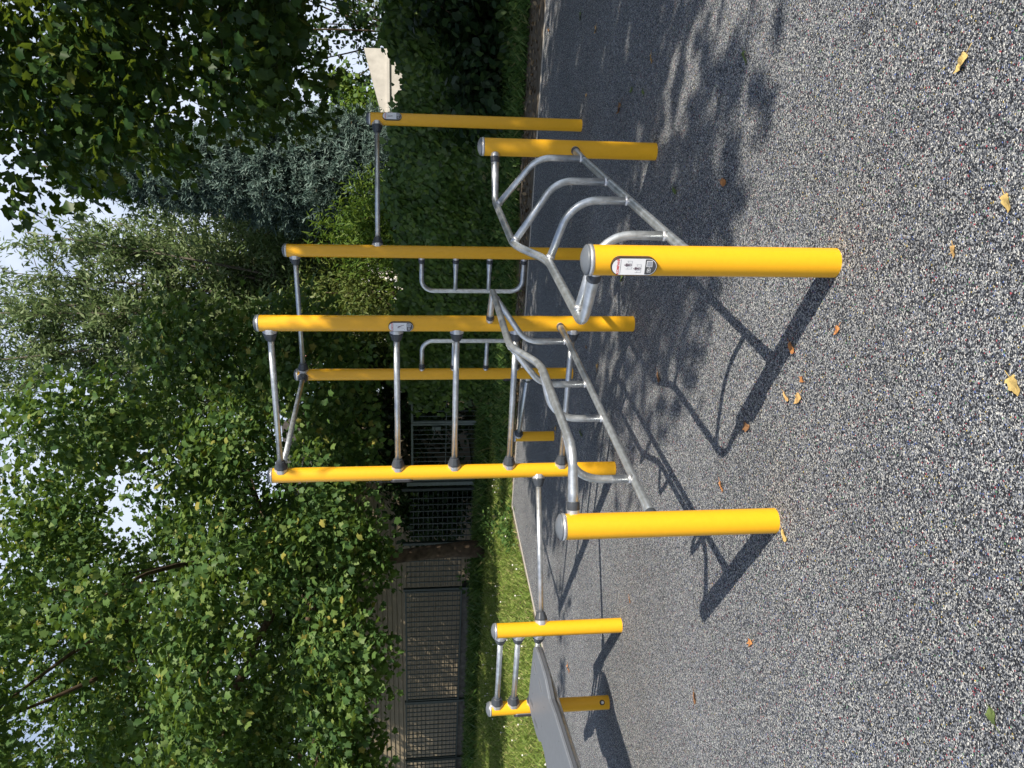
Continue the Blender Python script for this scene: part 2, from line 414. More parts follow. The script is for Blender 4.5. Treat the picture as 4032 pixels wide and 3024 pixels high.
# wall-bar style side handles on M and B, facing each other
def side_handle(a, b_, h0, h1, mids, off):
    d = (P[b_] - P[a]).normalized(); p = P[a]
    at = lambda o_, h: p + d * o_ + Vector((0, 0, h))
    m = MB()
    path = fillet([at(0.062, h0), at(off, h0), at(off, h1), at(0.062, h1)], 0.10, 12)
    n = len(path)
    m.sweep(path, [0.0185] * n, 20)
    o = m.build("side_handle", [M_STEEL], rig, RO)
    for h in mids:
        m = MB(); m.sweep([at(0.062, h), at(0.12, h), at(0.18, h), at(off - 0.012, h)], [0.0225, 0.0215, 0.017, 0.017], 20)
        m.build("stub_tube", [M_STEEL], o, RO)
    for h in [h0, h1] + mids: fitting(at(0, h), d, o, RO, 0.0185, True)
side_handle('M', 'B', 1.357, 0.516, [1.078, 0.80], 0.345)
side_handle('B', 'M', 1.353, 0.51, [1.077, 0.788], 0.335)

# stepped parallel rails, one pair mirrored against the other
def stepped_rails(far, near, inward, parent, O, hu0, hu1):
    A, Bq = P[far], P[near]; d = (Bq - A).normalized(); n = Vector((-d.y, d.x, 0))
    if n.dot(inward) < 0: n = -n
    ln = (Bq - A).length
    at = lambda s, o_, h: A + d * s + n * o_ + Vector((0, 0, h))
    R = 0.0185; OU = 0.280
    m = MB()
    path = fillet([at(0.040, 0.048, hu0 - 0.004), at(0.175, OU, hu0), at(1.085, OU, hu0), at(1.325, OU, hu1), at(ln - 0.125, OU, hu1), at(ln - 0.036, 0.052, hu1 - 0.004)],
                  [0, 0.075, 0.34, 0.34, 0.11, 0], 12)
    N_ = len(path)
    rads = [R] * N_; rads[0] = rads[-1] = 0.0225
    p0, p1 = path[0], path[-1]
    path = [p0, p0 + (path[1] - p0).normalized() * 0.07] + path[1:-1] + [p1 + (path[-2] - p1).normalized() * 0.07, p1]
    rads = [0.0225, 0.0215] + [R] * (N_ - 2) + [0.0215, 0.0225]
    m.sweep(path, rads, 20)
    uo = m.build("upper_rail", [M_STEEL], parent, O)
    for p_, q_ in ((path[0], path[1]), (path[-1], path[-2])):
        ax = (q_ - p_).normalized(); fitting(p_ - ax * 0.058, ax, uo, O, R, True)
    m = MB(); HL = 0.495
    path = [at(0.045, 0.0, HL), at(0.12, 0.004, HL), at(0.30, 0.006, HL), at(ln - 0.30, 0.0, HL), at(ln - 0.12, 0.0, HL), at(ln - 0.045, 0.0, HL)]
    m.sweep(path, [0.0225, 0.0215, R, R, 0.0215, 0.0225], 20)
    lo = m.build("lower_rail", [M_STEEL], parent, O)
    fitting(at(-0.01, 0, HL), d, lo, O, R, True); fitting(at(ln + 0.01, 0, HL), -d, lo, O, R, True)
    for s, su, hu in ((0.315, 0.275, hu0), (0.945, 1.055, hu0), (1.355, 1.345, hu1), (1.935, 2.02, hu1)):
        m = MB(); hb = 0.755
        path = fillet([at(s, 0.0, HL), at(s, 0.0, hb), at(su, OU, hu)], [0, 0.16, 0], 12)
        m.sweep(path, R * 0.95, 20)
        ro = m.build("rung", [M_STEEL], parent, O)
        m = MB(); m.lathe(at(s, 0.0, HL), (0, 0, 1), [(R * 0.9, 0.012), (R * 1.14, 0.0165), (R * 1.12, 0.021), (R * 0.9, 0.027)], 20)
        m.build("weld", [M_SILV], ro, O)
        m = MB(); q = (path[-1] - path[-2]).normalized()
        m.lathe(path[-1] - q * 0.03, q, [(R * 0.9, -0.002), (R * 1.12, 0.004), (R * 1.14, 0.009), (R * 0.9, 0.014)], 20)
        m.build("weld", [M_SILV], ro, O)
stepped_rails('F', 'N1', Vector((-1, 0.5, 0)), dip, DO, 0.965, 0.838)
stepped_rails('TR', 'N2', Vector((1, -0.5, 0)), rig, RO, 0.955, 0.830)

# sit-up board between L and K
LK = (P['K'] - P['L']).normalized(); PB = Vector((-0.485, -0.875, 0))
def bd(a, b_, dz=0.0): return P['L'] + LK * a + PB * b_ + Vector((0, 0, 0.625 - 0.1 * b_ + dz))
outline = [(0.125, 0.05), (0.40, 0.04), (0.62, 0.04), (0.675, 0.065), (0.705, 0.14), (0.715, 0.30), (0.695, 0.37), (0.635, 0.42), (0.64, 0.50), (0.685, 0.60), (0.69, 1.55), (0.64, 1.62),
           (0.16, 1.62), (0.115, 1.55), (0.12, 0.60), (0.135, 0.48), (0.085, 0.36), (0.075, 0.30), (0.075, 0.14), (0.09, 0.075)]
def inset(pts, d):
    out = []; n = len(pts)
    for i in range(n):
        a, b_, c = (Vector((*pts[(i + k) % n], 0)) for k in (-1, 0, 1))
        u, v = (b_ - a).normalized(), (c - b_).normalized(); nn = Vector((-(u.y + v.y), u.x + v.x, 0)).normalized()
        out.append((b_.x + nn.x * d, b_.y + nn.y * d))
    return out
b = MB(); n = len(outline)
area = sum(outline[i][0] * outline[(i + 1) % n][1] - outline[(i + 1) % n][0] * outline[i][1] for i in range(n))
sg = 1 if area > 0 else -1
levels = [(0, -0.040, 1), (0, -0.0225, 1), (0.004 * sg, -0.0205, 1), (0.004 * sg, -0.0195, 0), (0, -0.0175, 0), (0, -0.004, 0), (0.004 * sg, 0.0, 0)]
rings = [[bd(x, y, dz) for x, y in inset(outline, ins)] for ins, dz, _ in levels]
vs = [p for r in rings for p in r]
for i in range(len(levels) - 1):
    b.add(rings[i] + rings[i + 1], [(k, (k + 1) % n, n + (k + 1) % n, n + k) for k in range(n)], levels[i][2])
b.add(rings[-1], [tuple(range(n))], 0); b.add(rings[0], [tuple(reversed(range(n)))], 1)
board = b.build("situp_board", [M_BOARD, M_BOARD2], rig, RO)
for a0, b0, a1, b1 in [(0.215, 0.095, 0.235, 0.175), (0.225, 0.245, 0.25, 0.325), (0.60, 0.095, 0.575, 0.175), (0.645, 0.225, 0.62, 0.32)]:
    m = MB(); pts = []
    c = Vector(((a0 + a1) / 2, (b0 + b1) / 2, 0)); ax = Vector((a1 - a0, b1 - b0, 0)); hl = ax.length / 2 + 0.012; ax.normalize(); pe = Vector((-ax.y, ax.x, 0))
    ring = [(math.copysign(max(0, hl - 0.016), math.cos(t)) + 0.016 * math.cos(t), 0.016 * math.sin(t)) for t in [2 * math.pi * k / 24 for k in range(24)]]
    def pt(u, v, k, dz):
        q = c + ax * (u * k) + pe * (v * k); return bd(q.x, q.y, dz)
    r0 = [pt(u, v, 1.12, 0.0004) for u, v in ring]; r1 = [pt(u, v, 1.08, 0.0022) for u, v in ring]; r2 = [pt(u, v, 0.9, 0.0022) for u, v in ring]; r3 = [pt(u, v, 0.84, 0.0008) for u, v in ring]
    for ra, rb in ((r0, r1), (r1, r2), (r2, r3)):
        m.add(ra + rb, [(k, (k + 1) % 24, 24 + (k + 1) % 24, 24 + k) for k in range(24)], 0)
    m.add(r3, [tuple(range(24))], 1)
    m.build("hand_slot", [M_BOARD, M_BOARD2], board, RO)
for a in (0.17, 0.62):      # galvanised carrying tubes under the board, down to the ground beyond the frame
    m = MB(); m.sweep(fillet([bd(a, 0.02, -0.06), bd(a, 1.50, -0.06), (bd(a, 1.62)).xy.to_3d() + Vector((0, 0, -0.02))], [0, 0.1, 0], 8), 0.0185, 16)
    m.build("board_carrier", [M_STEEL], rig, RO)
for a, bb in [(0.30, 0.13), (0.49, 0.13), (0.31, 0.40), (0.50, 0.40), (0.2, 0.75), (0.6, 0.75)]:
    m = MB(); m.lathe(bd(a, bb, -0.001), (0.05, 0.09, 1), [(0.0055, 0), (0.005, 0.0016), (0.0004, 0.002)], 12)
    m.build("board_screw", [M_FIT], board, RO)
# bolt near the foot of K
m = MB(); kd = (Vector((0, 0, 0)) - P['K']).normalized(); kc = P['K'] + Vector((0, 0, 0.058))
m.lathe(kc, kd, [(0.019, 0.035), (0.019, 0.056), (0.016, 0.060), (0.012, 0.060)], 24, 0)
m.lathe(kc, kd, [(0.0115, 0.055), (0.0115, 0.068), (0.009, 0.071), (0.0004, 0.071)], 6, 1, False)
m.build("foot_bolt", [M_BLACK, M_SILV], posts['K'], RO)

# information plates
def text_mesh(txt, size):
    cu = bpy.data.curves.new("lettering", 'FONT'); cu.body = txt; cu.size = size; cu.align_x = 'CENTER'; cu.align_y = 'CENTER'
    cu.offset = size * 0.02
    ob = bpy.data.objects.new("lettering", cu); COL.objects.link(ob)
    dg = bpy.context.evaluated_depsgraph_get(); dg.update()
    me = bpy.data.meshes.new_from_object(ob.evaluated_get(dg))
    vs = [v.co.copy() for v in me.vertices]; fs = [tuple(p.vertices) for p in me.polygons]
    bpy.data.objects.remove(ob); bpy.data.curves.remove(cu); bpy.data.meshes.remove(me)
    return vs, fs

TXT = text_mesh("KOMPAN", 0.0115)
def sign(key, deg, z, fig, parent, O):
    """deg: turned from the camera direction towards the left of the view"""
    p = P[key]; c = Vector((-p.x, -p.y, 0)).normalized(); left = Vector((c.y, -c.x, 0))
    if left.x > 0: left = -left
    a = math.radians(deg); out = (c * math.cos(a) + left * math.sin(a)).normalized()
    X = Vector((0, 0, 1)).cross(out).normalized()
    W, H = 0.062, 0.156
    base = p + Vector((0, 0, z)); D = 0.0625
    def pt(x, y, d): return base + out * d + X * x + Vector((0, 0, y))
    def stadium(w, h, k=12):
        r = w / 2; pts = []
        for i in range(k + 1): t = math.pi * i / k; pts.append((r * math.cos(t), h / 2 - r + r * math.sin(t)))
        for i in range(k + 1): t = math.pi + math.pi * i / k; pts.append((r * math.cos(t), -h / 2 + r + r * math.sin(t)))
        return pts
    m = MB()
    rings = [[pt(x, y, d) for x, y in stadium(w, h)] for w, h, d in [(W - 0.002, H - 0.002, 0.040), (W, H, 0.046), (W, H, D - 0.0015), (W - 0.0015, H - 0.0015, D)]]
    k = len(rings[0])
    for i in range(3): m.add(rings[i] + rings[i + 1], [(j, (j + 1) % k, k + (j + 1) % k, k + j) for j in range(k)], 0 if i else 1)
    m.add(rings[-1], [tuple(range(k))], 0)
    W2, H2 = W - 0.0062, H - 0.0062
    m.add([pt(x, y, D + 0.0006) for x, y in stadium(W2, H2)], [tuple(range(k))], 2)
    # dark lower block, following the rounded end
    lo = [(x, y) for x, y in stadium(W2 - 0.004, H2 - 0.004) if y < -0.046]
    lo = [(-0.0255, -0.036)] + [(-0.0262, -0.044)] + sorted([q for q in lo if q[0] <= 0], key=lambda q: -q[1]) + sorted([q for q in lo if q[0] > 0], key=lambda q: q[1]) + [(0.0262, -0.044), (0.0255, -0.036)]
    m.add([pt(x, y, D + 0.0011) for x, y in lo], [tuple(range(len(lo)))], 3)
    def rect(x0, y0, x1, y1, d, mat): m.add([pt(x0, y0, d), pt(x1, y0, d), pt(x1, y1, d), pt(x0, y1, d)], [(0, 1, 2, 3)], mat)
    def line(x0, y0, x1, y1, w, d, mat):
        u = Vector((x1 - x0, y1 - y0)).normalized(); q = Vector((-u.y, u.x)) * w / 2
        m.add([pt(x0 + q.x, y0 + q.y, d), pt(x0 - q.x, y0 - q.y, d), pt(x1 - q.x, y1 - q.y, d), pt(x1 + q.x, y1 + q.y, d)], [(0, 1, 2, 3)], mat)
    d1, d2, d3 = D + 0.0011, D + 0.0016, D + 0.0021
    vs, fs = TXT
    m.add([pt(v.x - 0.002, v.y + 0.0545, d1) for v in vs], fs, 4)
    for t in (40, 90, 140, 250, 300): line(0.0243, 0.0565, 0.0243 + 0.005 * math.cos(math.radians(t)), 0.0565 + 0.005 * math.sin(math.radians(t)), 0.0011, d1, 4)
    rect(-0.0245, 0.0463, 0.0245, 0.0472, d1, 3)
    # camera icon and pale plate in the dark block (the code itself is left out)
    rect(0.000, -0.060, 0.021, -0.040, d2, 2); rect(0.002, -0.058, 0.019, -0.042, d3, 5)
    rect(-0.0185, -0.056, -0.006, -0.044, d2, 2); rect(-0.0170, -0.0545, -0.0075, -0.0455, d3, 3); rect(-0.0145, -0.052, -0.010, -0.048, d3 + 0.0005, 2)
    line(-0.004, -0.050, -0.001, -0.050, 0.002, d2, 2)
    def figure(cx, cy, s, pose):
        def cap(x0, y0, x1, y1, w): line(cx + x0 * s, cy + y0 * s, cx + x1 * s, cy + y1 * s, w * s, d1 + 0.0002 * random.random(), 6)
        hd = [(cx + s * (pose.get('hx', 0) + 0.10 * math.cos(t)), cy + s * (pose.get('hy', 0.95) + 0.12 * math.sin(t))) for t in [2 * math.pi * i / 10 for i in range(10)]]
        m.add([pt(x, y, d1 + 0.0004) for x, y in hd], [tuple(range(10))], 6)
        for q in pose['limbs']: cap(*q)
    up_arms = {'limbs': [(0, 0.75, 0, 0.2, 0.30), (-0.12, 0.75, -0.35, 0.5, 0.12), (0.12, 0.75, 0.35, 0.5, 0.12), (-0.35, 0.5, -0.25, 0.2, 0.10), (0.35, 0.5, 0.25, 0.2, 0.10),
                         (-0.08, 0.25, -0.15, -0.35, 0.16), (0.08, 0.25, 0.15, -0.35, 0.16), (-0.15, -0.35, -0.10, -0.8, 0.11), (0.15, -0.35, 0.12, -0.8, 0.11)]}
    hang = {'limbs': [(0, 0.6, 0.02, 0.0, 0.26), (-0.1, 0.6, -0.2, 1.35, 0.11), (0.1, 0.6, 0.2, 1.35, 0.11), (-0.05, 0.05, 0.02, -0.55, 0.15), (0.08, 0.05, 0.22, -0.5, 0.15), (0.22, -0.5, 0.0, -0.95, 0.1), (0.02, -0.55, 0.2, -1.0, 0.1)], 'hy': 0.80}
    lean = {'limbs': [(-0.1, 0.5, 0.25, -0.1, 0.28), (0.25, -0.1, 0.45, -0.7, 0.18), (0.45, -0.7, 0.6, -1.2, 0.12), (-0.1, 0.5, -0.4, 0.2, 0.12), (0.0, 0.45, 0.35, 0.35, 0.1)], 'hx': -0.25, 'hy': 0.70}
    if fig == 'dips':
        for cx, cy in ((0.006, 0.020), (-0.006, -0.012)):
            figure(cx, cy, 0.0145, up_arms)
            for sx in (-1, 1):
                x = cx + sx * 0.0135
                line(x, cy - 0.012, x, cy + 0.006 * (1 if sx > 0 else 1.6), 0.0008, d1, 5); line(x, cy + 0.003, x - sx * 0.008, cy + 0.001, 0.0008, d1, 5)
                line(x, cy - 0.010, x - sx * 0.007, cy - 0.012, 0.0008, d1, 5); line(x - sx * 0.008, cy + 0.001, x - sx * 0.007, cy - 0.012, 0.0008, d1, 5)
    elif fig == 'hang':
        figure(-0.002, 0.010, 0.018, hang); line(-0.022, 0.0355, 0.02, 0.0355, 0.0012, d1, 5); line(0.018, -0.024, -0.002, -0.024, 0.0012, d1, 5)
    else:
        figure(0.0, 0.006, 0.021, lean); line(0.010, 0.03, -0.012, -0.02, 0.0012, d1, 5); line(-0.012, -0.02, -0.02, -0.024, 0.0012, d1, 5)
    return m.build("info_plate", [M_BLACK, M_CAP, M_WHITE, M_DKGREY, M_RED, M_MIDGREY, M_FIG], posts[key], O)
sign('N1', 19, 0.727, 'dips', dip, DO)
sign('TR', 21, 1.513, 'lean', rig, RO)
sign('E', -24, 1.588, 'hang', rig, RO)
sign('TL', 95, 1.52, 'hang', rig, RO)
sign('K', 98, 0.64, 'lean', rig, RO)
sign('B', 100, 0.555, 'dips', rig, RO)

# ------------------------------------------------------------------ vegetation helpers
def T_maple(fold=0.38, curl=0.40):
    half = [(0.26, -0.10), (0.47, 0.10), (0.36, 0.24), (0.55, 0.47), (0.30, 0.58)]
    v = [(0, 0), (0, 0.95)] + half + [(-x, y) for x, y in half]
    V = np.array([(x, y, -fold * abs(x) - curl * (y - 0.35) ** 2) for x, y in v])
    return V, np.array([(0, 2, 3, 4, 5, 6, 1), (0, 1, 11, 10, 9, 8, 7)])
def T_oval(w=0.30, fold=0.2, curl=0.3):
    v = [(0, 0), (0, 1), (w * 0.8, 0.22), (w, 0.5), (-w * 0.8, 0.22), (-w, 0.5)]
    V = np.array([(x, y, -fold * abs(x) - curl * (y - 0.4) ** 2) for x, y in v])
    return V, np.array([(0, 2, 3, 1), (0, 1, 5, 4)])
def T_heart(fold=0.22, curl=0.3):
    v = [(0, 0), (0, 1), (0.30, -0.14), (0.50, 0.25), (-0.30, -0.14), (-0.50, 0.25)]
    V = np.array([(x, y, -fold * abs(x) - curl * (y - 0.3) ** 2) for x, y in v])
    return V, np.array([(0, 2, 3, 1), (0, 1, 5, 4)])
def T_lance(w=0.11, curl=0.5):
    v = [(0, 0), (w, 0.4), (0, 1), (-w, 0.4)]
    V = np.array([(x, y, -curl * (y - 0.3) ** 2) for x, y in v])
    return V, np.array([(0, 1, 2, 3)])
def T_blade(w=0.05):
    V = np.array([(-w, 0, 0), (w, 0, 0), (0.6 * w, 0.55, 0.05), (0, 1, 0.28)])
    return V, np.array([(0, 1, 2, 3)])
def T_sprig(n=9, seed=3):
    r = np.random.default_rng(seed); V, Fc = [], []
    for i in range(n):
        y = 0.1 + 0.8 * i / n; a = r.uniform(0, 2 * math.pi); ln = 0.36 * (1 - 0.4 * y)
        d = np.array([math.cos(a) * 0.8, 0.55, math.sin(a) * 0.8]); d /= np.linalg.norm(d)
        q = np.array([-math.sin(a), 0, math.cos(a)]) * 0.035
        p = np.array([0, y, 0]); k = len(V)
        V += [p - q, p + q, p + d * ln + q * 0.5, p + d * ln - q * 0.5]; Fc.append((k, k + 1, k + 2, k + 3))
    k = len(V); V += [(-0.03, 0, 0), (0.03, 0, 0), (0.02, 1, 0), (-0.02, 1, 0)]; Fc.append((k, k + 1, k + 2, k + 3))
    return np.array(V), np.array(Fc)

def norm(a): return a / np.maximum(np.linalg.norm(a, axis=1, keepdims=True), 1e-9)
def scatter(pos, tip, nrm, size, tmpl):
    """instances a leaf: tip = its long axis, nrm = its face normal"""
    V, Fc = tmpl; t = norm(tip); nn = nrm - t * np.sum(nrm * t, 1, keepdims=True); nn = norm(nn); x = np.cross(t, nn)
    n = len(pos); s = size.reshape(n, 1, 1)
    vs = pos[:, None, :] + s * (V[None, :, 0:1] * x[:, None, :] + V[None, :, 1:2] * t[:, None, :] + V[None, :, 2:3] * nn[:, None, :])
    fs = Fc[None] + (np.arange(n) * len(V))[:, None, None]
    return vs.reshape(-1, 3), fs.reshape(-1, Fc.shape[1])
def rdir(n): return norm(rng.normal(size=(n, 3)))

def crown_leaves(clumps, dens, per, size, tmpl, droop=0.35, spread=0.11, shell=2.4, up_=0.75, flat=0.8):
    """clumps: rows x y z r. dens: twigs per square metre of clump radius"""
    P_, T_, N_, S_ = [], [], [], []
    for cx, cy, cz, r in clumps:
        k = max(3, int(dens * r * r)); d = rdir(k); d[:, 2] *= flat
        tw = np.array([cx, cy, cz]) + d * r * (rng.random((k, 1)) ** (1 / shell))
        tw = np.repeat(tw, per, 0); dd = np.repeat(d, per, 0); n = len(tw)
        pos = tw + rng.normal(size=(n, 3)) * spread
        T_.append(dd * 0.6 + rng.normal(size=(n, 3)) * 0.6 + np.array([0, 0, -droop]))
        N_.append(np.array([0, 0, up_]) + dd * 0.55 + rng.normal(size=(n, 3)) * 0.45)
        P_.append(pos); S_.append(size * rng.uniform(0.55, 1.2, n))
    P_, T_, N_, S_ = map(np.concatenate, (P_, T_, N_, S_))
    return scatter(P_, T_, N_, S_, tmpl)

def leaves_obj(name, vf, mat, parent, loc):
    vs, fs = vf; vs = vs - np.array(loc)
    return link(name, fast_mesh(name, vs, fs, [mat]), parent)

def ell_clumps(center, radii, count, rmin, rmax, zmin=-9, zmax=99, power=2.0, keep=None):
    out = []; c, R = np.array(center), np.array(radii)
    while len(out) < count:
        d = rdir(1)[0] * R * (rng.random() ** (1 / power)); p = c + d
        if p[2] < zmin or p[2] > zmax: continue
        if keep and not keep(p): continue
        out.append((p[0], p[1], p[2], rng.uniform(rmin, rmax)))
    return out

def limbs_mesh(base, fork, ends, r0, loc, parent, mat, name="trunk", lean=0.3, seg=10):
    """one trunk from base to fork, then a limb towards every end point"""
    m = MB(); base, fork = Vector(base), Vector(fork)
    k = 7; pts, rad = [], []
    for i in range(k + 1):
        t = i / k; p = base.lerp(fork, t) + Vector((math.sin(t * 5) * 0.05, math.cos(t * 4) * 0.05, 0)) * (1 if 0 < t < 1 else 0)
        pts.append(p); rad.append(r0 * (1.25 - 0.25 * min(1, t * 6)) * (1 - 0.35 * t))
    m.sweep(pts, rad, 14)
    for e in ends:
        e = Vector(e); pts, rad = [], []
        st = base.lerp(fork, random.uniform(0.75, 1.0)); h = (e - st).length
        mid = st.lerp(e, 0.5) + Vector((random.uniform(-1, 1), random.uniform(-1, 1), random.uniform(0.2, 1))) * h * 0.12 * (1 + lean)
        for i in range(8):
            t = i / 7; p = (1 - t) ** 2 * st + 2 * t * (1 - t) * mid + t * t * e
            pts.append(p); rad.append(max(0.008, r0 * 0.42 * (1 - t) ** 1.1 * min(1.2, h / 5) + 0.008))
        m.sweep(pts, rad, seg, caps=True)
    return m.build(name, [mat], parent, loc)

M_BARK = plain("brown_bark", (0.085, 0.062, 0.042), 0.9, 0, 0.5, 9, 0.8, 0.2)
M_BARK2 = plain("grey_bark", (0.13, 0.115, 0.09), 0.9, 0, 0.4, 9, 0.8, 0.2)
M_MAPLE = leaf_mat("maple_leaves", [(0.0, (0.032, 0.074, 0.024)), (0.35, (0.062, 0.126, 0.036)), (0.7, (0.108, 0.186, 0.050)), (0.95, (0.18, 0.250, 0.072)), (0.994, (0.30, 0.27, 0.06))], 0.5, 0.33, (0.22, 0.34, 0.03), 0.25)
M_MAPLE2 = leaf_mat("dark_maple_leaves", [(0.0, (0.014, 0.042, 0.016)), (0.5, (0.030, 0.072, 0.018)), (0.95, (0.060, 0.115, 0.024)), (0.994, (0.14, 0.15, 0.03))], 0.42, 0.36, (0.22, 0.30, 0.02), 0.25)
M_WILLOW = leaf_mat("willow_leaves", [(0.0, (0.09, 0.15, 0.055)), (0.5, (0.165, 0.235, 0.10)), (0.95, (0.26, 0.32, 0.16))], 0.5, 0.35, (0.20, 0.28, 0.09), 0.3)
M_SPRUCE = leaf_mat("spruce_needles", [(0.0, (0.045, 0.082, 0.068)), (0.5, (0.10, 0.155, 0.135)), (1.0, (0.19, 0.26, 0.23))], 0.6, 0.1, (0.08, 0.12, 0.06), 0.2)
M_THUJA = leaf_mat("dark_conifer_sprays", [(0.0, (0.022, 0.05, 0.012)), (0.6, (0.05, 0.085, 0.018)), (1.0, (0.10, 0.135, 0.03))], 0.6, 0.15, (0.1, 0.14, 0.02), 0.2)
M_BIRCH = leaf_mat("birch_leaves", [(0.0, (0.09, 0.13, 0.045)), (1.0, (0.22, 0.25, 0.10))], 0.5, 0.35, (0.26, 0.30, 0.08), 0.3)
M_BRIGHT = leaf_mat("bright_shrub_leaves", [(0.0, (0.05, 0.11, 0.018)), (0.5, (0.10, 0.19, 0.03)), (1.0, (0.19, 0.27, 0.05))], 0.5, 0.38, (0.26, 0.38, 0.04), 0.3)
M_OLIVE = leaf_mat("olive_shrub_leaves", [(0.0, (0.055, 0.095, 0.024)), (0.5, (0.115, 0.17, 0.04)), (1.0, (0.21, 0.245, 0.075))], 0.5, 0.3, (0.2, 0.24, 0.04), 0.3)
M_IVY = leaf_mat("ivy_leaves", [(0.0, (0.042, 0.085, 0.020)), (0.5, (0.078, 0.148, 0.030)), (0.9, (0.13, 0.215, 0.042)), (1.0, (0.17, 0.25, 0.045))], 0.42, 0.22, (0.12, 0.24, 0.02), 0.4)
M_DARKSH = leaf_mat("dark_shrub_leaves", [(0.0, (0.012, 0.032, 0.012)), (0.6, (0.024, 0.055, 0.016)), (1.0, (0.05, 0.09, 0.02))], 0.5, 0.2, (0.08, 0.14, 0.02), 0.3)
M_GRASS = leaf_mat("grass_blades", [(0.0, (0.10, 0.17, 0.03)), (0.5, (0.18, 0.26, 0.05)), (0.85, (0.28, 0.33, 0.09)), (1.0, (0.42, 0.37, 0.18))], 0.6, 0.3, (0.24, 0.34, 0.04), 0.2)
M_WEED = leaf_mat("weed_leaves", [(0.0, (0.03, 0.075, 0.018)), (0.6, (0.07, 0.14, 0.03)), (0.95, (0.14, 0.20, 0.05)), (1.0, (0.24, 0.22, 0.1))], 0.55, 0.25, (0.16, 0.26, 0.04), 0.25)

# ------------------------------------------------------------------ trees
def tree(name, label, cat, base, fork_z, lean, r0, clumps, dens, per, size, tmpl, mat, bark, nl=14, group=None, **kw):
    t = empty(name, base, label, cat, group)
    fork = (base[0] + lean[0], base[1] + lean[1], base[2] + fork_z)
    ends = [clumps[i][:3] for i in range(0, len(clumps), max(1, len(clumps) // nl))]
    limbs_mesh(base, fork, ends, r0, base, t, bark)
    leaves_obj("crown", crown_leaves(clumps, dens, per, size, tmpl, **kw), mat, t, base)
    return t

# broad maple on the left, in front of the fence
def keepl(p): return p[0] < 2.0 - 0.74 * max(0, p[2] - 3.4) + 0.4 * math.sin(p[2] * 2.1)
cl = ell_clumps((-3.6, 15.2, 6.4), (6.6, 5.2, 5.4), 128, 0.5, 0.9, 2.5, 11, 2.8, keepl)
cl += [c for c in ell_clumps((-4.0, 17.6, 5.4), (6.0, 1.6, 3.6), 12, 0.9, 1.3, 2.8, 9, 2.0, keepl)]
for i in range(26): cl.append((rng.uniform(-7.6, -1.9), rng.uniform(11.0, 13.2), rng.uniform(2.15, 2.7), rng.uniform(.35, .6)))
for x, y, z, r in [(-1.6, 11.8, 2.9, .7), (-2.6, 11.6, 2.75, .75), (-3.4, 11.2, 2.6, .6), (-4.3, 11.4, 2.6, .7), (-5.2, 11.6, 2.55, .6), (-0.3, 12.2, 3.3, .8), (0.6, 12.9, 3.9, .9),
                   (-2.3, 12.2, 2.25, .45), (-2.75, 12.4, 1.95, .4), (-4.9, 12.3, 2.25, .5), (-5.8, 12.6, 2.3, .6), (0.2, 13.6, 2.6, .8), (1.0, 13.8, 3.2, .8), (-0.8, 13.4, 2.4, .7),
                   (-1.2, 12.4, 4.2, .9), (-2.4, 11.2, 4.0, .9), (-3.8, 10.9, 4.1, .9), (-5.0, 11.0, 4.3, .9), (0.6, 12.9, 5.0, 0.9), (-0.6, 11.9, 6.0, 1.0)]:
    cl.append((x, y, z, r))
tree("maple_tree", "broad green maple with a dark trunk, leafy limbs hanging over the mesh fence", "tree", (-3.3, 16.3, -0.03), 4.0, (-0.3, -0.2), 0.155,
     cl, 100, 10, 0.104, T_maple(), M_MAPLE, M_BARK, 26, droop=0.35, spread=0.11, flat=0.75, shell=3.2)
# second maple further left, mostly hidden behind the first
cl = ell_clumps((-10.5, 20, 6.5), (5.0, 4.0, 5.0), 60, 0.8, 1.3, 2.8, 12, 2.4)
tree("maple_tree", "further maple behind the mesh fence at the left, pale leaves above the siding", "tree", (-10.5, 20.6, -0.03), 3.5, (0.3, 0), 0.22, cl, 26, 8, 0.17, T_maple(), M_MAPLE, M_BARK, 12)

# dark maple on the right, its lower limbs hanging into the view
def keepr(p): return p[2] > 2.75 or p[0] > 4.6
cl = ell_clumps((6.6, 8.7, 4.9), (4.3, 4.0, 3.6), 120, 0.55, 0.95, 2.0, 6.9, 2.6, keepr)
k = 0
while k < 46:                                       # high part of the crown, above the picture, shading the trees opposite
    h = rng.uniform(6.8, 11.5); pp = rng.uniform(7.2, 10.6); s0 = rng.uniform(1.5, 6.5)
    x, y = 0.809 * pp - 0.588 * s0, 0.588 * pp + 0.809 * s0
    if (h - 1.46) / y < 0.58: continue
    cl.append((x, y, h, rng.uniform(0.6, 1.0))); k += 1
for x, y, z, r in [(2.9, 8.0, 2.9, .45), (3.4, 7.8, 2.75, .45), (2.8, 8.0, 3.2, .5), (2.3, 8.0, 4.3, .5), (2.0, 7.9, 4.9, .5), (2.5, 7.6, 3.7, .5), (3.0, 7.4, 3.1, .6), (3.9, 8.2, 3.0, .6),
                   (1.75, 7.8, 5.5, .45), (2.7, 7.5, 4.9, .6), (3.3, 7.2, 4.2, .7), (4.6, 8.6, 2.0, .6), (4.9, 9.0, 1.6, .6)]:
    cl.append((x, y, z, r))
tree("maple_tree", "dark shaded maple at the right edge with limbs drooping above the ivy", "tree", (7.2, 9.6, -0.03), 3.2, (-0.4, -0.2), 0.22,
     cl, 80, 9, 0.115, T_maple(), M_MAPLE2, M_BARK, 22, droop=0.5, spread=0.12, flat=0.8)
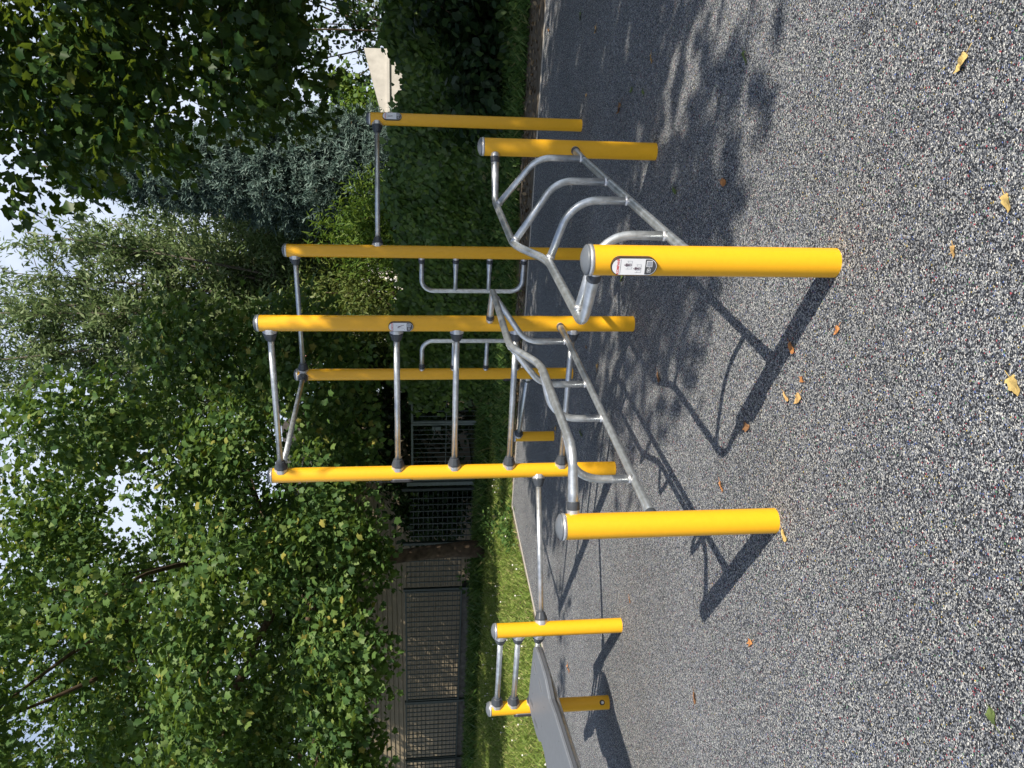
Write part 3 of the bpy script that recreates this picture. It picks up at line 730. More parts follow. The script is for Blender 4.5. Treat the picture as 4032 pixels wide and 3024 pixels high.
# neighbouring maple beside the viewer, which shades the middle of the rubber
cl = []                                             # p: across the sun, q: along it where the shade falls
def shade_edge(q): return 2.85 if q < 1.1 else (3.45 if q < 2.7 else (2.40 if q < 4.6 else (2.95 if q < 6.0 else 3.3)))
while len(cl) < 150:
    h = rng.uniform(4.6, 8.2); q = rng.uniform(0.3, 8.4); pp = rng.uniform(2.3, 7.6); r = rng.uniform(0.40, 0.80)
    if pp > 6.0 and q > 7.0: continue
    if pp - 0.85 * r < shade_edge(q) or (1.1 < q < 2.6 and pp < 4.5 and rng.random() < 0.35): continue
    s0 = q - 1.15 * h; x, y = 0.809 * pp - 0.588 * s0, 0.588 * pp + 0.809 * s0
    if y > 0.3 and (h - 1.3) / y < 0.60: continue
    cl.append((x, y, h, r))
for pp, q, r in [(2.35, 3.5, .32), (2.6, 4.6, .3), (2.5, 0.7, .35), (2.2, 0.3, .25), (2.9, 2.3, .25), (2.75, 7.4, .3), (2.3, 8.2, .25)]:
    h = 5.6; s0 = q - 1.15 * h; cl.append((0.809 * pp - 0.588 * s0, 0.588 * pp + 0.809 * s0, h, r))
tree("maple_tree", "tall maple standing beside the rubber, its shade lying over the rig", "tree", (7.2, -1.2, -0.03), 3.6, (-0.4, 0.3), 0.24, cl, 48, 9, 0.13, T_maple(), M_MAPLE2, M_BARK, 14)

# blue spruce
def spruce(label, base, height, r_base, whorls, mat, size, name="spruce_tree", lift=-0.15):
    t = empty(name, base, label, "conifer"); P_, T_, N_, S_ = [], [], [], []
    m = MB(); b0 = Vector(base)
    m.sweep([b0, b0 + Vector((0, 0, height * 0.5)), b0 + Vector((0, 0, height))], [0.16, 0.1, 0.02], 10)
    for w in range(whorls):
        f = w / whorls; z = 0.35 + (height - 0.5) * f; R = r_base * (1 - f) ** 0.85 + 0.12
        nb = int(9 + 5 * (1 - f))
        for k in range(nb):
            a = 2 * math.pi * (k + rng.random()) / nb; ln = R * rng.uniform(0.75, 1.12)
            d = np.array([math.cos(a), math.sin(a), 0]); q = np.array([-d[1], d[0], 0])
            e = b0 + Vector((d[0] * ln, d[1] * ln, z - ln * 0.16))
            m.sweep([b0 + Vector((0, 0, z)), b0 + Vector((d[0] * ln * .5, d[1] * ln * .5, z - ln * 0.13)), e], [0.022, 0.015, 0.006], 5)
            n = int(26 + 66 * ln)
            s = rng.random(n) ** 0.7; side = rng.normal(size=n) * 0.28 * ln ** 0.5 * (1.1 - 0.6 * s)
            pos = np.array(base) + d * (ln * s)[:, None] + q * side[:, None]
            pos[:, 2] += z + lift * ln * np.sin(s * 2.2) - 0.25 * np.abs(side) + rng.normal(size=n) * 0.07
            P_.append(pos); T_.append(d * 0.7 + q * np.sign(side)[:, None] * 0.6 + np.array([0, 0, 0.25]) + rng.normal(size=(n, 3)) * 0.45)
            N_.append(rng.normal(size=(n, 3)) + np.array([0, 0, 1])); S_.append(size * rng.uniform(0.6, 1.2, n))
    m.build("trunk", [M_BARK], t, base)
    P_, T_, N_, S_ = map(np.concatenate, (P_, T_, N_, S_))
    leaves_obj("crown", scatter(P_, T_, N_, S_, T_sprig()), mat, t, base)
spruce("blue grey spruce with bushy tiers, between the dark maple and the rounded conifer", (4.55, 17.8, -0.03), 9.0, 1.6, 24, M_SPRUCE, 0.36)
spruce("dark green rounded conifer standing left of the blue spruce", (4.6, 21.5, -0.03), 5.9, 1.5, 20, M_THUJA, 0.34, "cypress_tree", 0.25)
# weeping birch, far
cl = ell_clumps((6.6, 28, 5.4), (1.7, 1.6, 3.2), 34, 0.5, 0.8, 2.4, 9, 2.0)
tree("birch_tree", "distant pale weeping birch showing against the sky beside the spruce", "tree", (6.8, 28.3, -0.03), 5, (0, 0), 0.12, cl, 60, 9, 0.10, T_lance(0.2), M_BIRCH, plain("white_bark", (0.5, 0.48, 0.44), 0.8, 0, 0.3, 12), 10, droop=1.2, spread=0.14)
# round yellowish bush and bright shrubs over the ivy fence
cl = ell_clumps((4.4, 20.5, 2.9), (1.5, 1.2, 1.9), 30, 0.4, 0.7, 0.8, 9, 2.2)
tree("round_bush", "rounded yellow green bush behind the bright shrub over the ivy", "bush", (4.4, 20.6, -0.03), 1.2, (0, 0), 0.09, cl, 90, 8, 0.10, T_oval(0.34), M_OLIVE, M_BARK, 10, spread=0.10)
cl = ell_clumps((2.95, 16.3, 1.9), (1.0, 0.8, 1.25), 26, 0.35, 0.55, 0.4, 9, 2.2)
tree("leafy_shrub", "bright green narrow leaved shrub rising just above the ivy fence", "shrub", (2.95, 16.3, -0.03), 0.8, (0, 0), 0.05, cl, 130, 9, 0.15, T_lance(0.12), M_BRIGHT, M_BARK, 10, droop=-0.2, spread=0.12, up_=0.3)
cl = ell_clumps((1.3, 17.2, 2.3), (1.4, 1.0, 1.5), 30, 0.4, 0.6, 0.4, 9, 2.2)
tree("leafy_shrub", "tangled olive green shrub beneath the willow limbs, above the ivy", "shrub", (1.3, 17.2, -0.03), 1.0, (0, 0), 0.06, cl, 100, 8, 0.13, T_lance(0.16), M_OLIVE, M_BARK, 10, droop=0.1, spread=0.14)
cl = ell_clumps((2.2, 19.0, 2.9), (1.5, 1.0, 1.7), 30, 0.4, 0.65, 0.4, 9, 2.2)
tree("leafy_shrub", "tall loose green shrub behind the tangled one, below the willow crown", "shrub", (2.2, 19.0, -0.03), 1.2, (0, 0), 0.06, cl, 80, 8, 0.12, T_lance(0.18), M_OLIVE, M_BARK, 10, spread=0.14)
cl = ell_clumps((5.5, 15.2, 1.6), (1.0, 0.7, 0.9), 16, 0.35, 0.55, 0.4, 9, 2.2)
tree("leafy_shrub", "sunny lime green shrub next to the pale concrete wall", "shrub", (6.3, 19.2, -0.03), 0.9, (0, 0), 0.05, [(x + 0.8, y + 4.0, z * 1.35 + 0.2, r) for x, y, z, r in cl], 130, 8, 0.12, T_oval(0.4), M_BRIGHT, M_BARK, 8, spread=0.1)

# willow: open crown of fine leaves on ascending limbs
wb = (1.9, 21.0, -0.03)
t = empty("willow_tree", wb, "tall airy willow with long bare limbs and fine pale leaves behind the rig", "tree")
m = MB(); P_, T_, N_, S_ = [], [], [], []
heads = []
WH = [(5.3, 7.0), (5.6, 5.9), (4.7, 8.0), (4.0, 9.0), (3.2, 10.2), (2.6, 11.2), (1.8, 12.0), (0.8, 12.5), (-0.3, 12.0), (-1.1, 10.5), (4.9, 6.2), (4.2, 5.2), (3.5, 7.0), (2.8, 8.5), (2.0, 9.7),
      (1.0, 10.4), (0.0, 9.2), (3.0, 5.6), (2.0, 6.8), (1.0, 7.4), (0.0, 6.6), (-0.8, 8.2), (4.4, 7.3), (3.7, 8.2), (3.3, 9.2), (2.2, 10.9), (1.5, 11.3), (-1.4, 9.0), (0.3, 11.2)]
for hx, hz_ in WH:
    e = Vector((hx + rng.normal() * 0.2, 21.0 + rng.uniform(-2.2, 2.2), hz_ + rng.normal() * 0.2)); a = (hx - wb[0]) / 4.0
    st = Vector(wb) + Vector((0.1 * a, 0, rng.uniform(1.2, 3.2)))
    mid = st.lerp(e, 0.45) + Vector((a * 0.7, 0, -0.5)); pts, rad = [], []
    for k in range(9):
        u = k / 8; pts.append((1 - u) ** 2 * st + 2 * u * (1 - u) * mid + u * u * e); rad.append(0.062 * (1 - u) ** 1.2 + 0.008)
    m.sweep(pts, rad, 7)
    for k in range(36):                          # side shoots, ever longer towards the tip
        u = rng.uniform(0.30, 1.0); q = (1 - u) ** 2 * st + 2 * u * (1 - u) * mid + u * u * e
        d = Vector(rng.normal(size=3)); d.z = abs(d.z) * 0.9 + 0.25; d.normalize()
        ln = rng.uniform(0.5, 1.5); tip = q + d * ln
        m.sweep([q, q.lerp(tip, 0.5), tip], [0.010, 0.007, 0.003], 4, caps=False)
        n = 64; s = 0.15 + 0.85 * rng.random(n); 
        pos = np.array(q)[None] + np.array(d)[None] * (ln * s)[:, None] + rng.normal(size=(n, 3)) * 0.11
        P_.append(pos); T_.append(np.array(d)[None] * 0.7 + rng.normal(size=(n, 3)) * 0.7); N_.append(rng.normal(size=(n, 3)) + np.array([0, 0, .6])); S_.append(rng.uniform(0.12, 0.24, n))
m.sweep([wb, (wb[0] + .05, wb[1], 1.6), (wb[0] + 0.1, wb[1], 3.3)], [0.3, 0.24, 0.16], 12)
m.build("trunk", [M_BARK2], t, wb)
P_, T_, N_, S_ = map(np.concatenate, (P_, T_, N_, S_))
leaves_obj("crown", scatter(P_, T_, N_, S_, T_lance(0.15)), M_WILLOW, t, wb)

# dark shrubs behind the ivy fence and the gate, closing the view
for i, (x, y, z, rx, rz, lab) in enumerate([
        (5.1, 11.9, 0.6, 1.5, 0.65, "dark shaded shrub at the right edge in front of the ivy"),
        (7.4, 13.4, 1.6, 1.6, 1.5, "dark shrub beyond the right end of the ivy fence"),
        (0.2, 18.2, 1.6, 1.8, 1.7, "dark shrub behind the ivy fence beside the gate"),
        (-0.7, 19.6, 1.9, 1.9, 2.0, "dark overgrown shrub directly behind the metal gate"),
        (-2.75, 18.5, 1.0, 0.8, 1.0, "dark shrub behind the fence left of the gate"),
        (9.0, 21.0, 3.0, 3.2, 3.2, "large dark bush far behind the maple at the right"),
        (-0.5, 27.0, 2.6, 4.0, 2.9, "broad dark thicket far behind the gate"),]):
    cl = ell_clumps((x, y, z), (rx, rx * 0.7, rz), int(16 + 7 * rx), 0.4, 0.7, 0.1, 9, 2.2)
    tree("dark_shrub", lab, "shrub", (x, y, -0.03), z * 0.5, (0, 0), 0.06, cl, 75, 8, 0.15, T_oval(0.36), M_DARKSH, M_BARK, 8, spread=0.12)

# ------------------------------------------------------------------ ivy-grown fence on the right
iv = empty("ivy_fence", tuple(yard(3.0, 13.6)), "board fence fully overgrown with dark green ivy, right of the gate", "ivy fence")
IO = Vector(iv.location); FAX = (EE, NN, Vector((0, 0, 1)))
m = MB(); M_OLDW = plain("old_dark_boards", (0.035, 0.03, 0.024), 0.9, 0, 0.3, 12, 0.3)
for i in range(62): m.box(yard(-1.6 + i * 0.146, 13.62 + 0.008 * (i % 2), 0.74), 0.143, 0.03, 1.50, FAX)
m.build("board_panel", [M_OLDW], iv, IO)
n = 30000
s = rng.uniform(-1.6, 7.45, n); u = rng.random(n); top = 1.55 + 0.10 * np.sin(s * 2.1) + 0.07 * np.sin(s * 5.3)
zz = np.where(u < 0.86, rng.random(n) * top, top + np.abs(rng.normal(size=n)) * 0.10)
bulge = 0.20 + 0.14 * np.sin(s * 1.7 + zz * 2) * np.cos(zz * 3.1 - s) + 0.1 * np.sin(s * 4.7)
tt = 13.5 - np.abs(bulge) - rng.random(n) * 0.16
topm = zz > top; tt = np.where(topm, 13.3 + rng.random(n) * 0.5, tt)
E3, N3 = np.array(EE), np.array(NN)
pos = s[:, None] * E3 + tt[:, None] * N3; pos[:, 2] = zz
nr = -N3 * 0.9 + np.array([0, 0, 0.55]) + rng.normal(size=(n, 3)) * 0.33; tp = np.array([0, 0, -0.9]) - N3 * 0.45 + rng.normal(size=(n, 3)) * 0.38
leaves_obj("ivy", scatter(pos, tp, nr, 0.115 * rng.uniform(0.5, 1.15, n), T_heart()), M_IVY, iv, IO)
# larger leaved creeper spilling round the gate post
n = 2600
s = rng.uniform(6.9, 8.0, n) ; zz = rng.random(n) * 1.5; tt = 13.3 - rng.random(n) * 0.18
keepm = rng.random(n) < np.clip((8.0 - s) / 0.75 + (0.3 - np.abs(zz - 1.1)) * 0.4, 0, 1)
s, zz, tt = s[keepm], zz[keepm], tt[keepm]; n = len(s)
pos = s[:, None] * E3 + tt[:, None] * N3; pos[:, 2] = zz
nr = -N3 * 0.9 + np.array([0, 0, 0.5]) + rng.normal(size=(n, 3)) * 0.35; tp = np.array([0, 0, -0.9]) + rng.normal(size=(n, 3)) * 0.4
leaves_obj("creeper", scatter(pos, tp, nr, 0.12 * rng.uniform(0.5, 1.1, n), T_heart()), M_IVY, iv, IO)

# ------------------------------------------------------------------ gate, mesh fence, low wall, building
M_GATE = plain("green_grey_painted_steel", (0.13, 0.165, 0.155), 0.45, 0.1, 0.15, 15, 0.05)
M_MESH = plain("dark_green_mesh_paint", (0.030, 0.043, 0.040), 0.45, 0.2, 0.15, 15)
gate = empty("double_gate", tuple(yard(8.6, 13.5)), "grey green steel double gate of slim upright bars with a lock box", "gate"); GO = Vector(gate.location)
def leaf_gate(s0, s1):
    m = MB(); c = (s0 + s1) / 2; w = s1 - s0
    for s_ in (s0 + 0.02, s1 - 0.02): m.box(yard(s_, 13.5, 0.755), 0.04, 0.04, 1.37, FAX)
    for z_ in (1.42, 0.09): m.box(yard(c, 13.5, z_), w - 0.08, 0.038, 0.04, FAX)
    m.box(yard(c, 13.5, 0.76), w - 0.08, 0.012, 0.012, FAX)
    k = int((w - 0.08) / 0.115)
    for i in range(1, k + 1):
        m.sweep([yard(s0 + 0.04 + (w - 0.08) * i / (k + 1), 13.5 - 0.012, 0.11), yard(s0 + 0.04 + (w - 0.08) * i / (k + 1), 13.5 - 0.012, 1.40)], 0.007, 8)
    return m.build("gate_leaf", [M_GATE], gate, GO)
l1 = leaf_gate(7.0, 8.34); l2 = leaf_gate(8.35, 9.70)
m = MB(); m.box(yard(8.44, 13.46, 0.95), 0.07, 0.06, 0.17, FAX); m.sweep([yard(8.44, 13.45, 0.99), yard(8.44, 13.38, 0.99), yard(8.55, 13.38, 0.99)], 0.01, 8)
m.build("lock", [M_GATE], l2, GO)
m = MB()
m.box(yard(9.77, 13.5, 0.74), 0.08, 0.08, 1.54, FAX); m.box(yard(9.77, 13.5, 1.52), 0.09, 0.09, 0.02, FAX)
m.build("gate_post", [M_GATE], gate, GO)

fence = empty("mesh_fence", tuple(yard(13, 13.5)), "dark green double bar mesh fence standing on the low concrete wall", "fence"); FO = Vector(fence.location)
def panel(s0, s1, z0, z1, closed=True):
    m = MB(); w = s1 - s0; c = (s0 + s1) / 2
    if closed:
        for z_ in (z0 + 0.02, z1 - 0.02): m.box(yard(c, 13.5, z_), w - 0.07, 0.03, 0.035, FAX)
        for s_ in (s0 + 0.018, s1 - 0.018): m.box(yard(s_, 13.5, (z0 + z1) / 2), 0.034, 0.032, z1 - z0, FAX)
    k = int(w / 0.150)
    for i in range(1, k): m.box(yard(s0 + w * i / k, 13.492, (z0 + z1) / 2), 0.026, 0.012, z1 - z0 - 0.04, FAX)
    q = int((z1 - z0) / 0.098)
    for j in range(1, q): m.box(yard(c, 13.512, z0 + (z1 - z0) * j / q), w - 0.04, 0.010, 0.012, FAX)
    return m.build("mesh_panel", [M_MESH], fence, FO)
def fpost(s_, z1=1.62, z0=0.0):
    m = MB(); m.box(yard(s_, 13.5, (z0 + z1) / 2), 0.06, 0.06, z1 - z0, FAX); m.box(yard(s_, 13.5, z1 + 0.006), 0.068, 0.068, 0.012, FAX)
    m.build("fence_post", [M_MESH], fence, FO)
panel(9.98, 11.30, 0.10, 1.50, False); panel(11.36, 12.56, 0.36, 1.58, False)
panel(12.68, 16.16, 0.34, 1.60); panel(16.25, 18.30, 0.34, 1.62); panel(18.38, 21.6, 0.34, 1.62)
for s_ in (9.92, 11.33, 12.62, 16.205, 18.34, 21.65): fpost(s_)
M_CONC = ground_mat("weathered_concrete", [(0.3, (0.045, 0.043, 0.038)), (0.55, (0.10, 0.095, 0.085)), (0.75, (0.17, 0.16, 0.14))], 6, 9, 0.3, 0.01)
m = MB(); m.box(yard(17.2, 13.62, 0.155), 9.2, 0.16, 0.37, FAX)
o = m.build("low_wall", [M_CONC], None, tuple(yard(17.2, 13.62))); tag(o, "low weathered concrete wall carrying the dark mesh fence", "wall")

M_SID = plain("beige_siding", (0.25, 0.205, 0.135), 0.7, 0, 0.08, 3)
shed = empty("clad_building", tuple(yard(16, 16.5)), "long low building with beige horizontal siding behind the mesh fence", "building"); SO = Vector(shed.location)
m = MB(); ax = (EE, (NN * math.cos(0.22) - Vector((0, 0, 1)) * math.sin(0.22)).normalized(), (Vector((0, 0, 1)) * math.cos(0.22) + NN * math.sin(0.22)).normalized())
for j in range(29): m.box(yard(16.4, 15.5, 0.05 + j * 0.122), 10.6, 0.030, 0.116, ax)
m.box(yard(16.4, 17.6, 1.70), 10.5, 4.14, 3.4, FAX)
m.build("siding_wall", [M_SID], shed, SO)
M_TRIM = plain("white_trim", (0.6, 0.58, 0.54), 0.6)
for s_ in (21.76, 11.05):
    m = MB(); m.box(yard(s_, 15.47, 1.7), 0.14, 0.12, 3.44, FAX); m.build("corner_board", [M_TRIM], shed, SO)
m = MB(); rr_ = [yard(10.8, 15.1, 3.45), yard(22.0, 15.1, 3.45), yard(22.0, 19.9, 3.45), yard(10.8, 19.9, 3.45), yard(10.8, 17.5, 4.6), yard(22.0, 17.5, 4.6)]
m.add(rr_, [(0, 1, 5, 4), (2, 3, 4, 5), (0, 4, 3), (1, 2, 5), (3, 2, 1, 0)]); m.build("roof", [plain("dark_roofing", (0.06, 0.055, 0.055), 0.8, 0, 0.3, 10)], shed, SO)

# ------------------------------------------------------------------ houses seen through the leaves, pale wall
def house(label, c, w, d, h, rh, wall, roof, name="distant_house"):
    t = empty(name, c, label, "house"); O_ = Vector(c); m = MB(); m.box(O_ + Vector((0, 0, h / 2)), w, d, h); m.build("wall", [wall], t, O_)
    a, b_ = w / 2 + 0.3, d / 2 + 0.3; q = lambda x, y, z: O_ + Vector((x, y, z))
    m = MB(); m.add([q(-a, -b_, h - .05), q(a, -b_, h - .05), q(a, b_, h - .05), q(-a, b_, h - .05), q(-a, 0, h + rh), q(a, 0, h + rh)], [(0, 1, 5, 4), (2, 3, 4, 5), (0, 4, 3), (1, 2, 5), (3, 2, 1, 0)])
    ro = m.build("roof", [roof], t, O_)
    m = MB(); m.box(q(w * 0.22, 0.3, h + rh), 0.6, 0.6, 1.2); m.build("chimney", [wall], ro, O_)
    for x in (-w * 0.3, 0, w * 0.3):
        m = MB()
        m.box(q(x, -d / 2 - 0.02, h * 0.62 + 0.56), 1.1, 0.08, 0.08); m.box(q(x, -d / 2 - 0.02, h * 0.62 - 0.56), 1.1, 0.08, 0.08)
        for sx in (-0.51, 0, 0.51): m.box(q(x + sx, -d / 2 - 0.02, h * 0.62), 0.08, 0.08, 1.04)
        wd = m.build("window", [M_WHITE], t, O_)
        m = MB(); m.box(q(x, -d / 2 - 0.005, h * 0.62), 1.0, 0.03, 1.04); m.build("pane", [plain("window_glass", (0.03, 0.04, 0.05), 0.08)], wd, O_)
    return t
M_BRICK = brick_mat("red_brick", (0.36, 0.12, 0.07), (0.28, 0.09, 0.055), (0.35, 0.3, 0.26), 5.0)
M_TILE = plain("red_roof_tiles", (0.34, 0.12, 0.07), 0.8, 0, 0.35, 6, 0.3)
house("white house with a red tiled roof glimpsed through the willow", (3.9, 38, -0.03), 5, 7, 4.2, 2.0, plain("white_render", (0.7, 0.66, 0.6), 0.8), M_TILE)
house("red brick house glimpsed through the maple behind the gate", (-6.2, 31, -0.03), 7, 7, 2.5, 0.7, M_BRICK, M_TILE)
m = MB(); wc = Vector((6.1, 17.2, 0))
m.box(wc + Vector((0.0, 0, 0.9)), 1.8, 0.18, 1.86); m.box(wc + Vector((0.0, 0, 1.86)), 1.9, 0.26, 0.06)
m.add([wc + Vector((-0.9, -.09, 1.89)), wc + Vector((0.9, -.09, 1.89)), wc + Vector((0.9, -.09, 2.35)), wc + Vector((-0.9, .09, 1.89)), wc + Vector((0.9, .09, 1.89)), wc + Vector((0.9, .09, 2.35))],
      [(0, 1, 2), (5, 4, 3), (0, 2, 5, 3), (1, 4, 5, 2), (0, 3, 4, 1)])
o = m.build("concrete_wall", [plain("pale_concrete", (0.48, 0.46, 0.42), 0.85, 0, 0.15, 5, 0.2)], None, tuple(wc)); tag(o, "pale concrete garden wall with a sloping top beyond the ivy", "wall")

# ------------------------------------------------------------------ grass, weeds, litter
def blades(name, pts, hmin, hmax, width, mat, lean=0.45, label=None):
    n = len(pts); a = rng.uniform(0, 2 * np.pi, n)
    tip = np.stack([np.cos(a) * lean, np.sin(a) * lean, np.ones(n)], 1) + rng.normal(size=(n, 3)) * 0.2
    nr = np.stack([np.cos(a), np.sin(a), np.full(n, 0.4)], 1)
    vs, fs = scatter(pts, tip, nr, rng.uniform(hmin, hmax, n), T_blade(width))
    o = link(name, fast_mesh(name, vs, fs, [mat])); tag(o, label, None, None, 'stuff'); return o
def in_lawn(x, y):
    v = np.stack([x - CORNER.x, y - CORNER.y], 1); q = v @ np.array([-0.912, 0.41])    # distance left of the left edging
    k = v @ np.array([0.485, 0.874])
    t = x * 0.485 + y * 0.874
    return ((q > 0.08) | (t > 9.42)) & (t < 13.55)
n = 230000
s = rng.uniform(4.0, 19.5, n); t_ = rng.uniform(3.0, 13.5, n); xy = s[:, None] * E3 + t_[:, None] * N3
okm = in_lawn(xy[:, 0], xy[:, 1])
patch = 0.5 + 0.5 * np.sin(xy[:, 0] * 2.3 + 1.3 * np.sin(xy[:, 1] * 1.7)) * np.cos(xy[:, 1] * 2.9)
dq = (xy[:, 0] - CORNER.x) * -0.912 + (xy[:, 1] - CORNER.y) * 0.41
bare = (s < 6.9) & (t_ < 9.7 + 0.29 * np.maximum(0, 6.9 - s)) & (rng.random(n) < 0.93)
edge = (dq < 0.22) & (t_ < 9.5) & (rng.random(n) < 0.6)
okm &= (rng.random(n) < 0.45 + 0.55 * patch) & ~bare & ~edge
pts = xy[okm].copy(); pts[:, 2] = -0.03
blades("grass", pts, 0.05, 0.105, 0.045, M_GRASS, 0.7)
# taller unmown grass at the foot of the wall, gate and ivy
n = 26000
s = rng.uniform(-1.5, 19.5, n); t_ = 13.45 - np.abs(rng.normal(size=n)) * 0.42 - np.where(s < 7.3, 0.45, 0.0) - np.where((s > 7.0) & (s < 11), 0.2 * rng.random(n), 0)
pts = s[:, None] * E3 + t_[:, None] * N3; pts[:, 2] = -0.03
blades("tall_grass", pts, 0.12, 0.34, 0.028, M_WEED, 0.45)
# weeds on the bank under the ivy
n = 24000
s = rng.uniform(-1.8, 7.3, n); t_ = rng.uniform(10.75, 13.3, n) - np.clip(s - 4, 0, 3) * 0.25
okm = rng.random(n) < 0.35 + 0.65 * (0.5 + 0.5 * np.sin(s * 3.1) * np.cos(t_ * 4.3 + s)); s, t_ = s[okm], t_[okm]; n = len(s)
pts = s[:, None] * E3 + t_[:, None] * N3; hgt = np.clip((t_ - 10.6) / 2.4, 0.08, 1) * 0.28
pts[:, 2] = -0.03 + rng.random(n) * hgt
vs, fs = scatter(pts, rng.normal(size=(n, 3)) * 0.8 + np.array([0, 0, 0.25]), rng.normal(size=(n, 3)) * 0.5 + np.array([0, -0.4, 0.9]), rng.uniform(0.05, 0.13, n), T_oval(0.30))
o = link("weeds", fast_mesh("weeds", vs, fs, [M_WEED])); tag(o, kind='stuff')
n = 16000
s = rng.uniform(-1.8, 7.3, n); t_ = rng.uniform(10.6, 13.2, n) - np.clip(s - 4, 0, 3) * 0.2
pts = s[:, None] * E3 + t_[:, None] * N3; pts[:, 2] = -0.03
blades("bank_grass", pts, 0.06, 0.24, 0.03, M_WEED, 0.6)
# dry leaf litter along the soil
n = 2600
s = rng.uniform(-1.8, 7.0, n); t_ = 9.45 + 0.4 * np.maximum(0, 6.2 - s) ** 0.8 * rng.uniform(0.25, 1.05, n) + rng.normal(size=n) * 0.08
okm = t_ > 9.42; s, t_ = s[okm], t_[okm]; n = len(s)
pts = s[:, None] * E3 + t_[:, None] * N3; pts[:, 2] = -0.008
M_LIT = leaf_mat("dry_leaf_litter", [(0.0, (0.06, 0.04, 0.022)), (0.6, (0.16, 0.11, 0.06)), (1.0, (0.38, 0.29, 0.18))], 0.8, 0, (0.1, 0.1, 0.1), 0.1)
vs, fs = scatter(pts, rng.normal(size=(n, 3)) * np.array([1, 1, 0.2]), rng.normal(size=(n, 3)) * 0.35 + np.array([0, 0, 1]), rng.uniform(0.03, 0.085, n), T_oval(0.3, 0.5, 0.6))
o = link("leaf_litter", fast_mesh("leaf_litter", vs, fs, [M_LIT])); tag(o, kind='stuff')
# white clover heads in the lawn
n = 70
s = rng.uniform(7.3, 13.0, n); t_ = rng.uniform(5.0, 11.5, n); pts = s[:, None] * E3 + t_[:, None] * N3; okm = in_lawn(pts[:, 0], pts[:, 1]); pts = pts[okm]; n = len(pts); pts[:, 2] = 0.055
m = MB()
for p in pts: m.lathe(p, (0, 0, 1), [(0.002, -0.08), (0.002, 0.0), (0.010, 0.003), (0.013, 0.010), (0.008, 0.018), (0.0004, 0.02)], 6)
o = m.build("clover_heads", [plain("clover_white", (0.75, 0.72, 0.66), 0.8)]); tag(o, kind='stuff')
# broad leaved weeds and saplings standing out of the lawn
def weed(p, r, label, size=0.07, n=240, h=0.22, name="weed_clump", tm=T_oval(0.3)):  # loose leaves gathered into one low weed clump, not a bush
    p = np.array(p); k = rng.normal(size=(n, 3)) * np.array([r, r, 0]); pos = p + k; pos[:, 2] = 0.0 + rng.random(n) * h * np.exp(-(k[:, 0] ** 2 + k[:, 1] ** 2) / (2 * r * r) * 0.6)
    v, f = scatter(pos, k * 3 + rng.normal(size=(n, 3)) * 0.5 + np.array([0, 0, .3]), rng.normal(size=(n, 3)) * 0.4 + np.array([0, -0.2, 1]), size * rng.uniform(0.5, 1.2, n), tm)
    v = v - p; o = link(name, fast_mesh(name, v, f, [M_WEED])); o.location = p; tag(o, label, "weed")
weed(yard(7.9, 9.9), 0.20, "leafy clump of weeds at the corner of the rubber surface")
weed(yard(9.2, 11.4), 0.25, "low weed clump in the lawn behind the bench bars")
weed(yard(7.5, 9.2), 0.16, "small trailing weed spreading towards the edging strip")
weed(yard(11.9, 13.0), 0.28, "bushy weeds round the base of the maple trunk", 0.09, 300, 0.5)
weed(yard(4.6, 12.6), 0.22, "upright weed tuft against the ivy", 0.10, 260, 0.45)

